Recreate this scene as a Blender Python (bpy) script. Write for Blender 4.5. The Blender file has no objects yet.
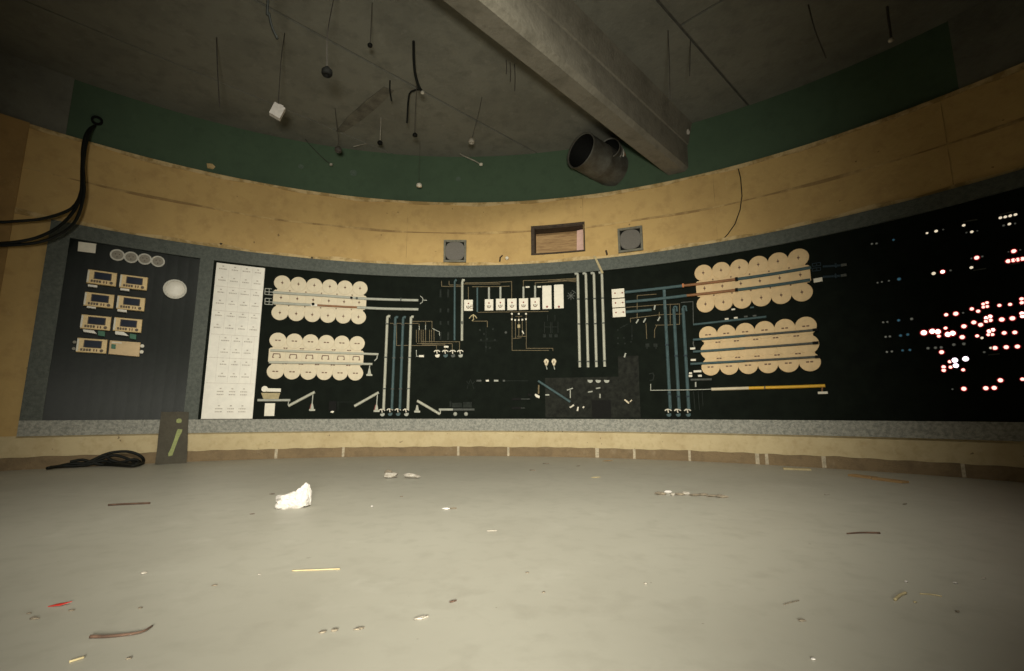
import bpy, bmesh, math, random
from mathutils import Vector, Matrix
random.seed(7)
C = bpy.context.scene.collection
PI = math.pi
# ------------------------------------------------------------------ camera geometry (metres)
F, PITCH, H = 482.309, 0.1602, 0.62
AX, AY = -1.3482 * H, 0.8085 * H          # axis of the curved wall
RW = 11.0335 * H                          # radius of the yellow wall face
RB = RW - 0.03                            # face of the black boards
CEIL = (6.7582 + 1) * H

def ray(px, py):
    u = (px - 512) / F; v = -(py - 335.5) / F
    c, s = math.cos(PITCH), math.sin(PITCH)
    return Vector((u, c - s * v, s + c * v))
def W(px, py, R=RB):
    """photo point -> (angle, height) on the curved wall of radius R"""
    d = ray(px, py)
    a = d.x**2 + d.y**2; b = d.x * AX + d.y * AY; c = AX**2 + AY**2 - R * R
    t = (b + math.sqrt(b * b - a * c)) / a
    return math.atan2(t * d.x - AX, t * d.y - AY), H + t * d.z
def S(px, py, R=RB):
    th, z = W(px, py, R); return (th * RB, z)     # developed wall coordinates (arc length, height)
def G(px, py):
    d = ray(px, py); t = -H / d.z
    return Vector((d.x * t, d.y * t, 0))
def CE(px, py):
    d = ray(px, py); t = (CEIL - H) / d.z
    return Vector((d.x * t, d.y * t, CEIL))
def at_dist(px, py, D):
    d = ray(px, py); t = D / math.hypot(d.x, d.y)
    return Vector((d.x * t, d.y * t, H + d.z * t))
def pol(th, z, R):
    return Vector((AX + R * math.sin(th), AY + R * math.cos(th), z))
PXM = 0.0156                               # about one photo pixel on the wall, in metres

def pm(px, py, n=1.0):
    """n photo pixels at this spot of the board, in metres"""
    return n * abs(S(px, py - 2)[1] - S(px, py + 2)[1]) / 4
# ------------------------------------------------------------------ materials
def mat(name, col, rough=0.6, var=0.0, scale=8.0, bump=0.0, bscale=60.0, metal=0.0, col2=None, detail=6, lo=0.35, hi=0.65,
        emit=None, estr=0.0, spec=0.5, stretch=None):
    m = bpy.data.materials.new(name); m.use_nodes = True
    nt = m.node_tree; n = nt.nodes; L = nt.links
    b = n['Principled BSDF']
    b.inputs['Base Color'].default_value = (*col, 1)
    b.inputs['Roughness'].default_value = rough
    b.inputs['Metallic'].default_value = metal
    b.inputs['Specular IOR Level'].default_value = spec
    tc = n.new('ShaderNodeTexCoord'); src = tc.outputs['Object']
    if stretch:
        mp = n.new('ShaderNodeMapping'); mp.inputs['Scale'].default_value = stretch
        L.new(src, mp.inputs['Vector']); src = mp.outputs['Vector']
    if var > 0 or col2:
        nz = n.new('ShaderNodeTexNoise'); nz.inputs['Scale'].default_value = scale; nz.inputs['Detail'].default_value = detail
        nz.inputs['Roughness'].default_value = 0.65
        L.new(src, nz.inputs['Vector'])
        r = n.new('ShaderNodeValToRGB')
        c2 = col2 or tuple(c * (1 - var) for c in col); c1 = col if col2 else tuple(min(1, c * (1 + var * 0.6)) for c in col)
        r.color_ramp.elements[0].position = lo; r.color_ramp.elements[0].color = (*c2, 1)
        r.color_ramp.elements[1].position = hi; r.color_ramp.elements[1].color = (*c1, 1)
        L.new(nz.outputs['Fac'], r.inputs['Fac']); L.new(r.outputs['Color'], b.inputs['Base Color'])
    if bump > 0:
        nb = n.new('ShaderNodeTexNoise'); nb.inputs['Scale'].default_value = bscale; nb.inputs['Detail'].default_value = 4
        L.new(src, nb.inputs['Vector'])
        bp = n.new('ShaderNodeBump'); bp.inputs['Strength'].default_value = bump; bp.inputs['Distance'].default_value = 0.02
        L.new(nb.outputs['Fac'], bp.inputs['Height']); L.new(bp.outputs['Normal'], b.inputs['Normal'])
    if emit:
        b.inputs['Emission Color'].default_value = (*emit, 1); b.inputs['Emission Strength'].default_value = estr
    return m

def layered(name, base, dark, pale, rough, s1, s2, s3, spots=None, bump=0.2, bscale=30, spec=0.4, dk=0.55, pl=0.35, ds=(0.45, 0.75), ps=(0.6, 0.72)):
    """large soft stains + fine dirt + pale chips, all fixed to the surface"""
    m = bpy.data.materials.new(name); m.use_nodes = True
    nt = m.node_tree; n = nt.nodes; L = nt.links
    b = n['Principled BSDF']; b.inputs['Roughness'].default_value = rough; b.inputs['Specular IOR Level'].default_value = spec
    tc = n.new('ShaderNodeTexCoord')
    def noise(sc, det, a, c, off):
        mp = n.new('ShaderNodeMapping'); mp.inputs['Location'].default_value = (off, off * 1.7, off * .6)
        L.new(tc.outputs['Object'], mp.inputs['Vector'])
        z = n.new('ShaderNodeTexNoise'); z.inputs['Scale'].default_value = sc; z.inputs['Detail'].default_value = det; z.inputs['Roughness'].default_value = 0.6
        L.new(mp.outputs['Vector'], z.inputs['Vector'])
        r = n.new('ShaderNodeMapRange'); r.inputs['From Min'].default_value = a; r.inputs['From Max'].default_value = c; r.clamp = True
        L.new(z.outputs['Fac'], r.inputs['Value']); return r.outputs['Result']
    def mix(fac, k, A, Bc):
        mu = n.new('ShaderNodeMath'); mu.operation = 'MULTIPLY'; mu.inputs[1].default_value = k; L.new(fac, mu.inputs[0])
        x = n.new('ShaderNodeMix'); x.data_type = 'RGBA'
        L.new(mu.outputs[0], x.inputs[0])
        if isinstance(A, tuple): x.inputs[6].default_value = (*A, 1)
        else: L.new(A, x.inputs[6])
        x.inputs[7].default_value = (*Bc, 1)
        return x.outputs[2]
    c = mix(noise(s1, 5, ds[0], ds[1], 3.1), dk, base, dark)
    c = mix(noise(s2, 8, 0.5, 0.72, 9.7), 0.45, c, dark)
    c = mix(noise(s3, 6, ps[0], ps[1], 17.3), pl, c, pale)
    if spots:
        c = mix(noise(spots[0], 2, spots[1], spots[1] + 0.02, 31.0), 0.7, c, spots[2])
    L.new(c, b.inputs['Base Color'])
    nb = n.new('ShaderNodeTexNoise'); nb.inputs['Scale'].default_value = bscale; nb.inputs['Detail'].default_value = 5
    L.new(tc.outputs['Object'], nb.inputs['Vector'])
    bp = n.new('ShaderNodeBump'); bp.inputs['Strength'].default_value = bump; bp.inputs['Distance'].default_value = 0.02
    L.new(nb.outputs['Fac'], bp.inputs['Height']); L.new(bp.outputs['Normal'], b.inputs['Normal'])
    return m

M = {}
M['yellow'] = layered('ochre_plaster', (.54, .36, .14), (.34, .21, .08), (.62, .45, .23), .8, 1.1, 6, 14, spots=(9, .74, (.12, .07, .03)), bump=.25, bscale=18, dk=.45, pl=.25)
M['yellow_side'] = layered('ochre_plaster_shaded', (.36, .22, .08), (.2, .12, .045), (.46, .3, .13), .85, 1.5, 6, 14, spots=(8, .73, (.1, .06, .03)), bump=.25, bscale=18)  # shade of the left side wall put into a darker ochre
M['plinth'] = layered('pale_ochre_plinth', (.56, .45, .26), (.36, .25, .12), (.6, .52, .36), .75, 3, 12, 16, spots=(14, .72, (.1, .06, .03)), dk=.4)
M['chip'] = mat('chipped_edge', (.60, .44, .22), .85, col2=(.36, .24, .09), scale=5, lo=.42, hi=.56, bump=.4, bscale=40)
M['seam'] = mat('board_seam', (.55, .38, .16), .9, col2=(.30, .19, .075), scale=3.0, lo=.42, hi=.6, bump=.2)
M['brick'] = layered('brown_baseboard', (.235, .165, .09), (.12, .085, .05), (.36, .28, .18), .85, 4, 14, 7, bump=.5, bscale=50)
M['mortar'] = mat('pale_mortar', (.5, .42, .3), .9, var=.3, scale=30)
M['green'] = layered('green_paint', (.066, .105, .062), (.046, .074, .045), (.08, .122, .078), .75, 1.2, 7, 6, bump=.12, bscale=12, spec=.3)
M['concrete'] = layered('grey_concrete', (.165, .160, .130), (.082, .080, .065), (.22, .213, .178), .9, 1.3, 6, 9, bump=.35, bscale=22, spec=.25)
M['concrete_light'] = layered('beam_concrete', (.172, .155, .12), (.08, .072, .053), (.24, .218, .172), .9, 2.2, 9, 7, bump=.4, bscale=26, spec=.25, dk=.6, pl=.4, ds=(.5, .72))
M['dark_concrete'] = mat('darker_concrete', (.115, .105, .08), .95, var=.45, scale=5)
M['joint'] = mat('dark_joint', (.07, .064, .052), .95, var=.3, scale=12)
M['floor'] = layered('painted_floor', (.395, .375, .315), (.30, .28, .23), (.48, .46, .40), .5, .9, 9, 4, spots=(22, .76, (.2, .18, .14)), bump=.02, bscale=30, spec=.4, dk=.4, pl=.3, ds=(.45, .7))
M['backwall'] = mat('bare_plaster', (.2, .18, .14), .9, var=.25, scale=3)
M['frame'] = mat('hammered_grey_metal', (.112, .122, .104), .5, col2=(.075, .083, .072), scale=26, lo=.38, hi=.62, bump=.45, bscale=75, spec=.25)
M['sill'] = mat('paler_hammered_metal', (.36, .345, .295), .5, col2=(.19, .19, .165), scale=30, lo=.36, hi=.6, bump=.6, bscale=70, spec=.4)  # paler version of the frame metal for its lower strip
M['black'] = mat('black_enamel', (.007, .0095, .0068), .33, var=.25, scale=7, bump=.03, bscale=14, spec=.11)
M['black2'] = mat('black_laminate', (.0065, .009, .0062), .6, var=.25, scale=7, spec=.04)
M['greyplate'] = mat('worn_black_overlay', (.017, .018, .014), .7, var=.5, scale=16, spec=.1)
M['dark'] = mat('dark_rubber', (.007, .007, .006), .7, var=.3, scale=30, spec=.12)
M['cream'] = mat('cream_plastic', (.64, .54, .375), .5, var=.08, scale=14)
M['cream_old'] = mat('yellowed_cream_plastic', (.66, .465, .24), .5, var=.1, scale=10)
M['ivory'] = mat('ivory_plastic', (.74, .68, .56), .45, var=.07, scale=20)
M['white'] = mat('off_white_plastic', (.8, .75, .66), .45, var=.07, scale=10)
M['mark'] = mat('brown_print', (.16, .085, .05), .7, var=.3, scale=60)
M['mark_grey'] = mat('faded_print', (.47, .40, .33), .7, var=.25, scale=40)
M['sep'] = mat('thin_cell_line', (.55, .47, .39), .7, var=.2, scale=40)
M['lightpipe'] = mat('pale_grey_enamel', (.37, .37, .31), .5, var=.12, scale=20)
M['creampipe'] = mat('pale_sage_strip', (.42, .41, .33), .5, var=.1, scale=16)
M['blue'] = mat('blue_grey_enamel', (.055, .095, .10), .5, var=.2, scale=16, spec=.25)
M['navy'] = mat('dark_blue_enamel', (.018, .034, .045), .5, var=.2, scale=16, spec=.2)
M['ochre'] = mat('ochre_line', (.125, .088, .032), .6, var=.25, scale=30)
M['orange'] = mat('orange_enamel', (.50, .155, .035), .5, var=.2, scale=20)
M['rust'] = mat('rust_brown_enamel', (.24, .10, .032), .5, var=.3, scale=24)
M['yellowbar'] = mat('yellow_enamel', (.72, .40, .03), .45, var=.1, scale=20)
M['grey'] = mat('dull_grey_enamel', (.085, .09, .08), .6, var=.3, scale=30, spec=.2)
M['faint'] = mat('faded_grey_print', (.020, .024, .020), .7, var=.4, scale=30, spec=.1)
M['red'] = mat('red_plastic', (.5, .03, .02), .5, var=.15, scale=20)
M['tagred'] = mat('dark_red_print', (.22, .03, .02), .6, var=.15, scale=20)
M['greentag'] = mat('green_tag_plastic', (.012, .13, .06), .5, var=.15, scale=20)
M['meter'] = mat('buff_meter_housing', (.80, .58, .28), .5, var=.12, scale=20)
M['screen'] = mat('dark_blue_glass', (.006, .012, .03), .35, var=.2, scale=12, spec=.12)
M['button'] = mat('brown_buttons', (.12, .085, .055), .6, var=.3, scale=40)
M['metal'] = mat('dull_steel', (.33, .31, .27), .45, var=.25, scale=18, metal=.7)
M['ductmetal'] = mat('stained_zinc', (.12, .118, .10), .6, col2=(.06, .052, .04), scale=6, metal=.3, bump=.15)
M['grille'] = mat('grey_perforated_cloth', (.17, .155, .135), .8, var=.2, scale=120, bump=.5, bscale=220)
M['speakerframe'] = mat('speaker_surround', (.16, .15, .11), .7, var=.3, scale=20)
M['socketgrey'] = mat('socket_face', (.27, .24, .19), .6, var=.15, scale=30)
M['socketring'] = mat('socket_ring', (.56, .53, .46), .5, var=.15, scale=30)
M['wood'] = mat('raw_plywood', (.46, .29, .13), .8, col2=(.27, .16, .07), scale=6, stretch=(1, 1, 8))
M['darkwood'] = mat('dark_wood_edge', (.05, .032, .018), .8, var=.4, scale=20)
M['pink'] = mat('pinkish_card', (.66, .43, .36), .8, var=.12, scale=12)
M['plank'] = layered('dark_weathered_sheet', (.083, .072, .05), (.05, .042, .03), (.11, .1, .075), .8, 7, 30, 20, bump=.3, bscale=40)
M['spray'] = mat('yellow_green_spray_paint', (.30, .33, .12), .7, var=.2, scale=40)
M['paper'] = mat('crumpled_white_foam', (.60, .56, .52), .85, var=.1, scale=30, bump=.3, bscale=60)
M['shard'] = mat('plaster_shard', (.50, .46, .40), .9, col2=(.27, .23, .18), scale=22, bump=.4)
M['rubble'] = mat('brown_grey_rubble', (.22, .18, .13), .95, var=.5, scale=30, bump=.5)
M['twig'] = mat('brown_stick', (.10, .055, .035), .85, var=.4, scale=30)
M['straw'] = mat('pale_straw', (.44, .36, .2), .8, var=.2, scale=30)
M['cable'] = mat('black_cable', (.010, .011, .009), .6, var=.3, scale=20, spec=.2)
M['wire'] = mat('dusty_wire', (.06, .052, .042), .7, var=.3, scale=20)
M['palewire'] = mat('pale_wire', (.36, .33, .27), .6, var=.3, scale=20)
M['lamp_pink'] = mat('lit_lens_pink', (.8, .45, .4), .3, var=.05, emit=(1.0, .50, .42), estr=2.2)
M['lamp_hot'] = mat('lit_lens_hot', (.9, .6, .5), .3, var=.05, emit=(1.0, .66, .56), estr=3.0)
M['lamp_lilac'] = mat('lit_lens_lilac', (.8, .7, .8), .3, var=.05, emit=(.95, .76, .86), estr=2.4)
M['lamp_warm'] = mat('lit_lens_warm', (.8, .75, .6), .3, var=.05, emit=(1.0, .85, .62), estr=.75)
M['lamp_dim'] = mat('dim_lens_grey', (.35, .35, .3), .35, var=.1, emit=(.6, .62, .52), estr=.10)
M['lamp_blue'] = mat('dim_lens_blue', (.08, .22, .36), .35, var=.1, emit=(.1, .35, .5), estr=.14)
M['bezel_red'] = mat('red_lamp_bezel', (.30, .02, .02), .4, var=.1, emit=(.9, .05, .06), estr=.22)
M['bezel_dark'] = mat('dark_lamp_bezel', (.02, .018, .016), .4, var=.2, scale=40)

# ------------------------------------------------------------------ mesh building
class MB:
    """verts/faces collector; coordinates are whatever the caller uses"""
    def __init__(s): s.v = []; s.f = []; s.sm = []
    def add(s, vs, fs, smooth=False):
        o = len(s.v); s.v += [tuple(p) for p in vs]; s.f += [tuple(i + o for i in f) for f in fs]; s.sm += [smooth] * len(fs); return s
    # ---- wall-space primitives: (arc, height, depth into the room)
    def box(s, a0, a1, z0, z1, d0, d1, ch=0.0, step=0.2):
        n = max(1, int(math.ceil(abs(a1 - a0) / step)))
        ch = min(ch, (a1 - a0) * .4, (z1 - z0) * .4, (d1 - d0) * .8)
        prof = [(z0, d0), (z0, d1 - ch), (z0 + ch, d1), (z1 - ch, d1), (z1, d1 - ch), (z1, d0)] if ch > 0 else [(z0, d0), (z0, d1), (z1, d1), (z1, d0)]
        k = len(prof); vs = []; fs = []
        for i in range(n + 1):
            a = a0 + (a1 - a0) * i / n
            e = i in (0, n) and ch > 0
            for (z, d) in prof:
                aa = a
                if e and d > d1 - ch * .5: aa = a + (ch if i == 0 else -ch)
                vs.append((aa, z, d))
        for i in range(n):
            for j in range(k):
                j2 = (j + 1) % k
                fs.append((i * k + j, (i + 1) * k + j, (i + 1) * k + j2, i * k + j2))
        fs.append(tuple(range(k))[::-1]); fs.append(tuple(n * k + j for j in range(k)))
        return s.add(vs, fs)
    def prism(s, poly, d0, d1, ch=0.0, smooth=False):
        """poly counter-clockwise seen from the room ((arc,height) points)"""
        k = len(poly); ca = sum(p[0] for p in poly) / k; cz = sum(p[1] for p in poly) / k
        vs = [(a, z, d0) for a, z in poly]
        if ch > 0:
            vs += [(a, z, d1 - ch) for a, z in poly]
            for a, z in poly:
                l = math.hypot(a - ca, z - cz) or 1; q = max(.3, 1 - ch / l)
                vs.append((ca + (a - ca) * q, cz + (z - cz) * q, d1))
            rings = 3
        else:
            vs += [(a, z, d1) for a, z in poly]; rings = 2
        fs = []
        for r in range(rings - 1):
            for j in range(k):
                j2 = (j + 1) % k; fs.append((r * k + j, r * k + j2, (r + 1) * k + j2, (r + 1) * k + j))
        fs.append(tuple((rings - 1) * k + j for j in range(k))); fs.append(tuple(range(k))[::-1])
        return s.add(vs, fs, smooth)
    def disc(s, a, z, r, d0, d1, n=32, ch=.002, ra=None):
        ra = ra or r
        return s.prism([(a + ra * math.cos(2 * PI * i / n), z + r * math.sin(2 * PI * i / n)) for i in range(n)], d0, d1, ch)
    def ring(s, a, z, r0, r1, d0, d1, n=28):
        vs = []; fs = []
        for i in range(n):
            c, q = math.cos(2 * PI * i / n), math.sin(2 * PI * i / n); w = (r1 - r0) * .2
            for r, d in ((r0, d0), (r0, d1 - w * .5), (r0 + w, d1), (r1 - w, d1), (r1, d1 - w * .5), (r1, d0)):
                vs.append((a + r * c, z + r * q, d))
        for i in range(n):
            i2 = (i + 1) % n
            for j in range(6):
                j2 = (j + 1) % 6; fs.append((i * 6 + j, i2 * 6 + j, i2 * 6 + j2, i * 6 + j2))
        return s.add(vs, fs)
    def dome(s, a, z, r, d0, h, n=16, m=4):
        vs = []; fs = []
        for j in range(m):
            t = (PI / 2) * j / m
            for i in range(n):
                vs.append((a + r * math.cos(t) * math.cos(2 * PI * i / n), z + r * math.cos(t) * math.sin(2 * PI * i / n), d0 + h * math.sin(t)))
        vs.append((a, z, d0 + h))
        for j in range(m - 1):
            for i in range(n):
                i2 = (i + 1) % n; fs.append((j * n + i, j * n + i2, (j + 1) * n + i2, (j + 1) * n + i))
        for i in range(n): fs.append(((m - 1) * n + i, (m - 1) * n + (i + 1) % n, m * n))
        fs.append(tuple(range(n))[::-1])
        return s.add(vs, fs, True)
    def ribbon(s, path, w, d0, d1, rnd=True, step=.15):
        pts = [Vector(path[0])]
        for a, b in zip(path[:-1], path[1:]):
            a, b = Vector(a), Vector(b); n = max(1, int(math.ceil((b - a).length / step)))
            pts += [a + (b - a) * i / n for i in range(1, n + 1)]
        h = d1 - d0
        prof = [(-.5, 0), (-.5, .35), (-.38, .75), (-.18, .97), (.18, .97), (.38, .75), (.5, .35), (.5, 0)] if rnd else [(-.5, 0), (-.5, .8), (-.42, 1), (.42, 1), (.5, .8), (.5, 0)]
        k = len(prof); vs = []; fs = []
        for i, p in enumerate(pts):
            t0 = (p - pts[i - 1]).normalized() if i else None
            t1 = (pts[i + 1] - p).normalized() if i < len(pts) - 1 else None
            t0 = t0 or t1; t1 = t1 or t0
            t = (t0 + t1); t = t.normalized() if t.length > 1e-6 else t1
            nrm = Vector((-t.y, t.x)); q = 1 / max(.5, nrm.dot(Vector((-t1.y, t1.x))))
            for u, d in prof:
                o = p + nrm * (u * w * q); vs.append((o.x, o.y, d0 + d * h))
        for i in range(len(pts) - 1):
            for j in range(k):
                j2 = (j + 1) % k; fs.append((i * k + j, i * k + j2, (i + 1) * k + j2, (i + 1) * k + j))
        fs.append(tuple(range(k))); fs.append(tuple((len(pts) - 1) * k + j for j in range(k))[::-1])
        return s.add(vs, fs)
    # ---- room-space primitives (metres)
    def tube(s, pts, r, n=8, r1=None, caps=True):
        pts = [Vector(p) for p in pts]; vs = []; fs = []; up = Vector((.13, .21, .97)); m = len(pts)
        for i, p in enumerate(pts):
            t = (pts[min(i + 1, m - 1)] - pts[max(i - 1, 0)]).normalized()
            x = t.cross(up)
            if x.length < .05: x = t.cross(Vector((1, 0, 0)))
            x.normalize(); y = t.cross(x)
            rr = r if r1 is None else r + (r1 - r) * i / (m - 1)
            for j in range(n):
                a = 2 * PI * j / n; vs.append(p + x * (rr * math.cos(a)) + y * (rr * math.sin(a)))
        for i in range(m - 1):
            for j in range(n):
                j2 = (j + 1) % n; fs.append((i * n + j, i * n + j2, (i + 1) * n + j2, (i + 1) * n + j))
        if caps: fs.append(tuple(range(n))[::-1]); fs.append(tuple((m - 1) * n + j for j in range(n)))
        return s.add(vs, fs, True)
    def lathe(s, o, axis, prof, n=24):
        """prof = (radius, distance along axis)"""
        o = Vector(o); ax = Vector(axis).normalized(); x = ax.orthogonal().normalized(); y = ax.cross(x); vs = []; fs = []; k = len(prof)
        for i in range(n):
            a = 2 * PI * i / n
            for r, h in prof: vs.append(o + ax * h + (x * math.cos(a) + y * math.sin(a)) * r)
        for i in range(n):
            i2 = (i + 1) % n
            for j in range(k - 1): fs.append((i * k + j, i2 * k + j, i2 * k + j + 1, i * k + j + 1))
        return s.add(vs, fs, True)
    def lump(s, o, sx, sy, sz, seed, sub=2, jit=.28, rot=0):
        b = bmesh.new(); bmesh.ops.create_icosphere(b, subdivisions=sub, radius=1); rg = random.Random(seed); idx = {}
        ks = [(Vector((rg.gauss(0, 1), rg.gauss(0, 1), rg.gauss(0, 1))).normalized(), rg.uniform(.3, 1)) for _ in range(9)]
        vs = []
        for i, v in enumerate(b.verts):
            idx[v] = i; p = v.co.copy(); q = 1 + rg.uniform(-jit, jit) * (.5 if sub < 3 else .12)
            for kd, kw in ks:
                dt = p.dot(kd)
                if dt > .55: q -= jit * kw * (dt - .55) * 1.5
            p *= q; c, n_ = math.cos(rot), math.sin(rot)
            x, y, z = p.x * sx, p.y * sy, max(p.z, -.75) * sz
            vs.append((o[0] + c * x - n_ * y, o[1] + n_ * x + c * y, o[2] + z + .75 * sz))
        fs = [tuple(idx[v] for v in f.verts) for f in b.faces]; b.free()
        return s.add(vs, fs, False)
    def bbox(s, lo, hi):
        x0, y0, z0 = lo; x1, y1, z1 = hi
        return s.add([(x0, y0, z0), (x1, y0, z0), (x1, y1, z0), (x0, y1, z0), (x0, y0, z1), (x1, y0, z1), (x1, y1, z1), (x0, y1, z1)],
                     [(3, 2, 1, 0), (4, 5, 6, 7), (0, 1, 5, 4), (1, 2, 6, 5), (2, 3, 7, 6), (3, 0, 4, 7)])

def wallpt(p, R=RB):
    a, z, d = p; th = a / RB; r = R - d
    return Vector((AX + r * math.sin(th), AY + r * math.cos(th), z))
def place(o, th, z, R=RB, d=0):
    o.location = pol(th, z, R - d); o.rotation_euler = (0, 0, -th)
def mk(name, mb, m, verts):
    me = bpy.data.meshes.new(name); me.from_pydata([tuple(v) for v in verts], [], mb.f)
    me.polygons.foreach_set('use_smooth', mb.sm); me.update()
    bm = bmesh.new(); bm.from_mesh(me); bmesh.ops.recalc_face_normals(bm, faces=bm.faces); bm.to_mesh(me); bm.free()
    me.materials.append(M[m] if isinstance(m, str) else m)
    o = bpy.data.objects.new(name, me); C.objects.link(o); return o
def tag(o, label=None, cat=None, group=None, kind=None):
    if label: o['label'] = label
    if cat: o['category'] = cat
    if group: o['group'] = group
    if kind: o['kind'] = kind
    return o
def empty(name, label, cat, group=None):
    o = bpy.data.objects.new(name, None); o.empty_display_size = .05; C.objects.link(o); return tag(o, label, cat, group)
def wthing(name, a, z, label, cat, group=None):
    """an Empty on the board face that will parent parts given in wall space"""
    o = empty(name, label, cat, group); place(o, a / RB, z); return o
def wobj(name, mb, m, parent=None, org=None, label=None, cat=None, group=None, flat=False):
    """link a wall-space mesh; parts live in the frame of their thing"""
    if parent is not None: th, z = -parent.rotation_euler.z, parent.location.z; loc = Vector(parent.location)
    else:
        if org is None:
            xs = [v[0] for v in mb.v]; zs = [v[1] for v in mb.v]; org = ((min(xs) + max(xs)) / 2, min(zs))
        th, z = org[0] / RB, org[1]; loc = pol(th, z, RB)
    inv = Matrix.Rotation(th, 3, 'Z')
    vs = [inv @ (wallpt(p) - loc) for p in mb.v]
    o = mk(name, mb, m, vs)
    if parent is not None: o.parent = parent
    else: o.location = loc; o.rotation_euler = (0, 0, -th)
    return tag(o, label, cat, group)
def sub(name, mb, m, thing, part):
    o = wobj(name, mb, m, thing); o.parent = part; return o
def robj(name, mb, m, parent=None, label=None, cat=None, group=None, kind=None, org=None):
    """link a room-space mesh (metres); origin at its base"""
    if parent is not None:
        base = Vector(parent.location) if parent.parent is None else Vector(parent.parent.location)
    elif org is not None: base = Vector(org)
    else:
        n = len(mb.v); base = Vector((sum(v[0] for v in mb.v) / n, sum(v[1] for v in mb.v) / n, min(v[2] for v in mb.v)))
    o = mk(name, mb, m, [Vector(v) - base for v in mb.v])
    if parent is not None: o.parent = parent
    else: o.location = base
    return tag(o, label, cat, group, kind)
def struct(name, mb, m): 
    o = mk(name, mb, m, mb.v); o['kind'] = 'structure'; return o
def copy_tree(o, parent=None):
    c = o.copy(); C.objects.link(c)
    if parent is not None: c.parent = parent
    for ch in list(o.children): copy_tree(ch, c)
    return c
ORD = ['first', 'second', 'third', 'fourth', 'fifth', 'sixth', 'seventh', 'eighth']
def smooth_path(pts, n=8):
    """Catmull-Rom through points"""
    P = [Vector(p) for p in pts]; P = [P[0] * 2 - P[1]] + P + [P[-1] * 2 - P[-2]]; out = []
    for i in range(1, len(P) - 2):
        for k in range(n):
            t = k / n; a, b, c, d = P[i - 1:i + 3]
            out.append(.5 * ((2 * b) + (c - a) * t + (2 * a - 5 * b + 4 * c - d) * t * t + (3 * b - a - 3 * c + d) * t**3))
    out.append(P[-2]); return out

# ------------------------------------------------------------------ the room
def thx(px, py, R=RW): return W(px, py, R)[0]
def polyfit2(pts):
    """least-squares quadratic z(theta) through wall points"""
    A = [[0] * 3 for _ in range(3)]; B = [0] * 3
    for th, z in pts:
        r = (1, th, th * th)
        for i in range(3):
            B[i] += r[i] * z
            for j in range(3): A[i][j] += r[i] * r[j]
    m = Matrix(A); c = m.inverted() @ Vector(B)
    return lambda th: c[0] + c[1] * th + c[2] * th * th
z_yt = polyfit2([W(*p, RW) for p in [(66,135),(160,160.3),(260,184),(340,196),(440,203),(540,200.5),(640,186),(740,164.7),(800,147),(870,124),(960,90.5)]])
z_ft = polyfit2([W(*p, RW - .06) for p in [(51,221),(160,239),(215,246.5),(265,252.5),(340,259.5),(440,266),(540,263.5),(600,259.5),(650,253.5),(740,238.5),(800,225),(860,212),(940,191),(1023,170)]])
z_pt = polyfit2([W(*p, RB) for p in [(70,238),(160,252.5),(201,258.5),(265,267.5),(340,274),(440,277.3),(540,275),(600,271.8),(650,266.3),(685,260.7),(780,244),(860,227.3),(920,214),(1000,194.5)]])
Z_FB = (-.4056 + 1) * H; Z_PB = (-.1271 + 1) * H
T0, T1 = -1.75, 1.75
TL = thx(20, 180); TGL = thx(70, 107); TGR = thx(953, 55)

def shell(mb, R, zf0, zf1, t0, t1, thick=.1, n=160):
    """closed curved slab whose room face has radius R"""
    zf0 = zf0 if callable(zf0) else (lambda th, v=zf0: v); zf1 = zf1 if callable(zf1) else (lambda th, v=zf1: v)
    vs = []; fs = []
    n = max(2, int(n * (t1 - t0) / 3.5))
    for i in range(n + 1):
        th = t0 + (t1 - t0) * i / n
        for r, zf in ((R, zf0), (R, zf1), (R + thick, zf1), (R + thick, zf0)): vs.append(pol(th, zf(th), r))
    for i in range(n):
        for j in range(4):
            j2 = (j + 1) % 4; fs.append((i * 4 + j, (i + 1) * 4 + j, (i + 1) * 4 + j2, i * 4 + j2))
    fs.append((0, 1, 2, 3)); fs.append(tuple(n * 4 + j for j in (3, 2, 1, 0)))
    return mb.add(vs, fs)
BACK = -6.5
fl = MB(); fl.bbox((-9, BACK - .2, -.2), (8, 8.2, 0)); struct('floor', fl, 'floor')
struct('wall_front', shell(MB(), RW, 0, z_yt, TL, T1, .25), 'yellow')
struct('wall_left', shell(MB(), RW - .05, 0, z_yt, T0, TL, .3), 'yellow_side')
struct('wall_upper', shell(MB(), RW + .05, lambda t: z_yt(t) - .02, CEIL, TGL, TGR, .2), 'green')
struct('wall_upper_left', shell(MB(), RW + .02, lambda t: z_yt(t) - .02, CEIL, T0, TGL, .23), 'concrete')
struct('wall_upper_right', shell(MB(), RW + .02, lambda t: z_yt(t) - .02, CEIL, TGR, T1, .23), 'concrete')
for nm, s in (('wall_side_left', -1), ('wall_side_right', 1)):
    p = pol(s * 1.75, 0, RW); m = MB(); x0 = p.x - (.3 if s < 0 else 0); m.bbox((x0, BACK, 0), (x0 + .3, p.y, CEIL)); struct(nm, m, 'backwall')
m = MB(); m.bbox((-9, BACK - .2, 0), (8, BACK, CEIL)); struct('wall_back', m, 'backwall')

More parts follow.
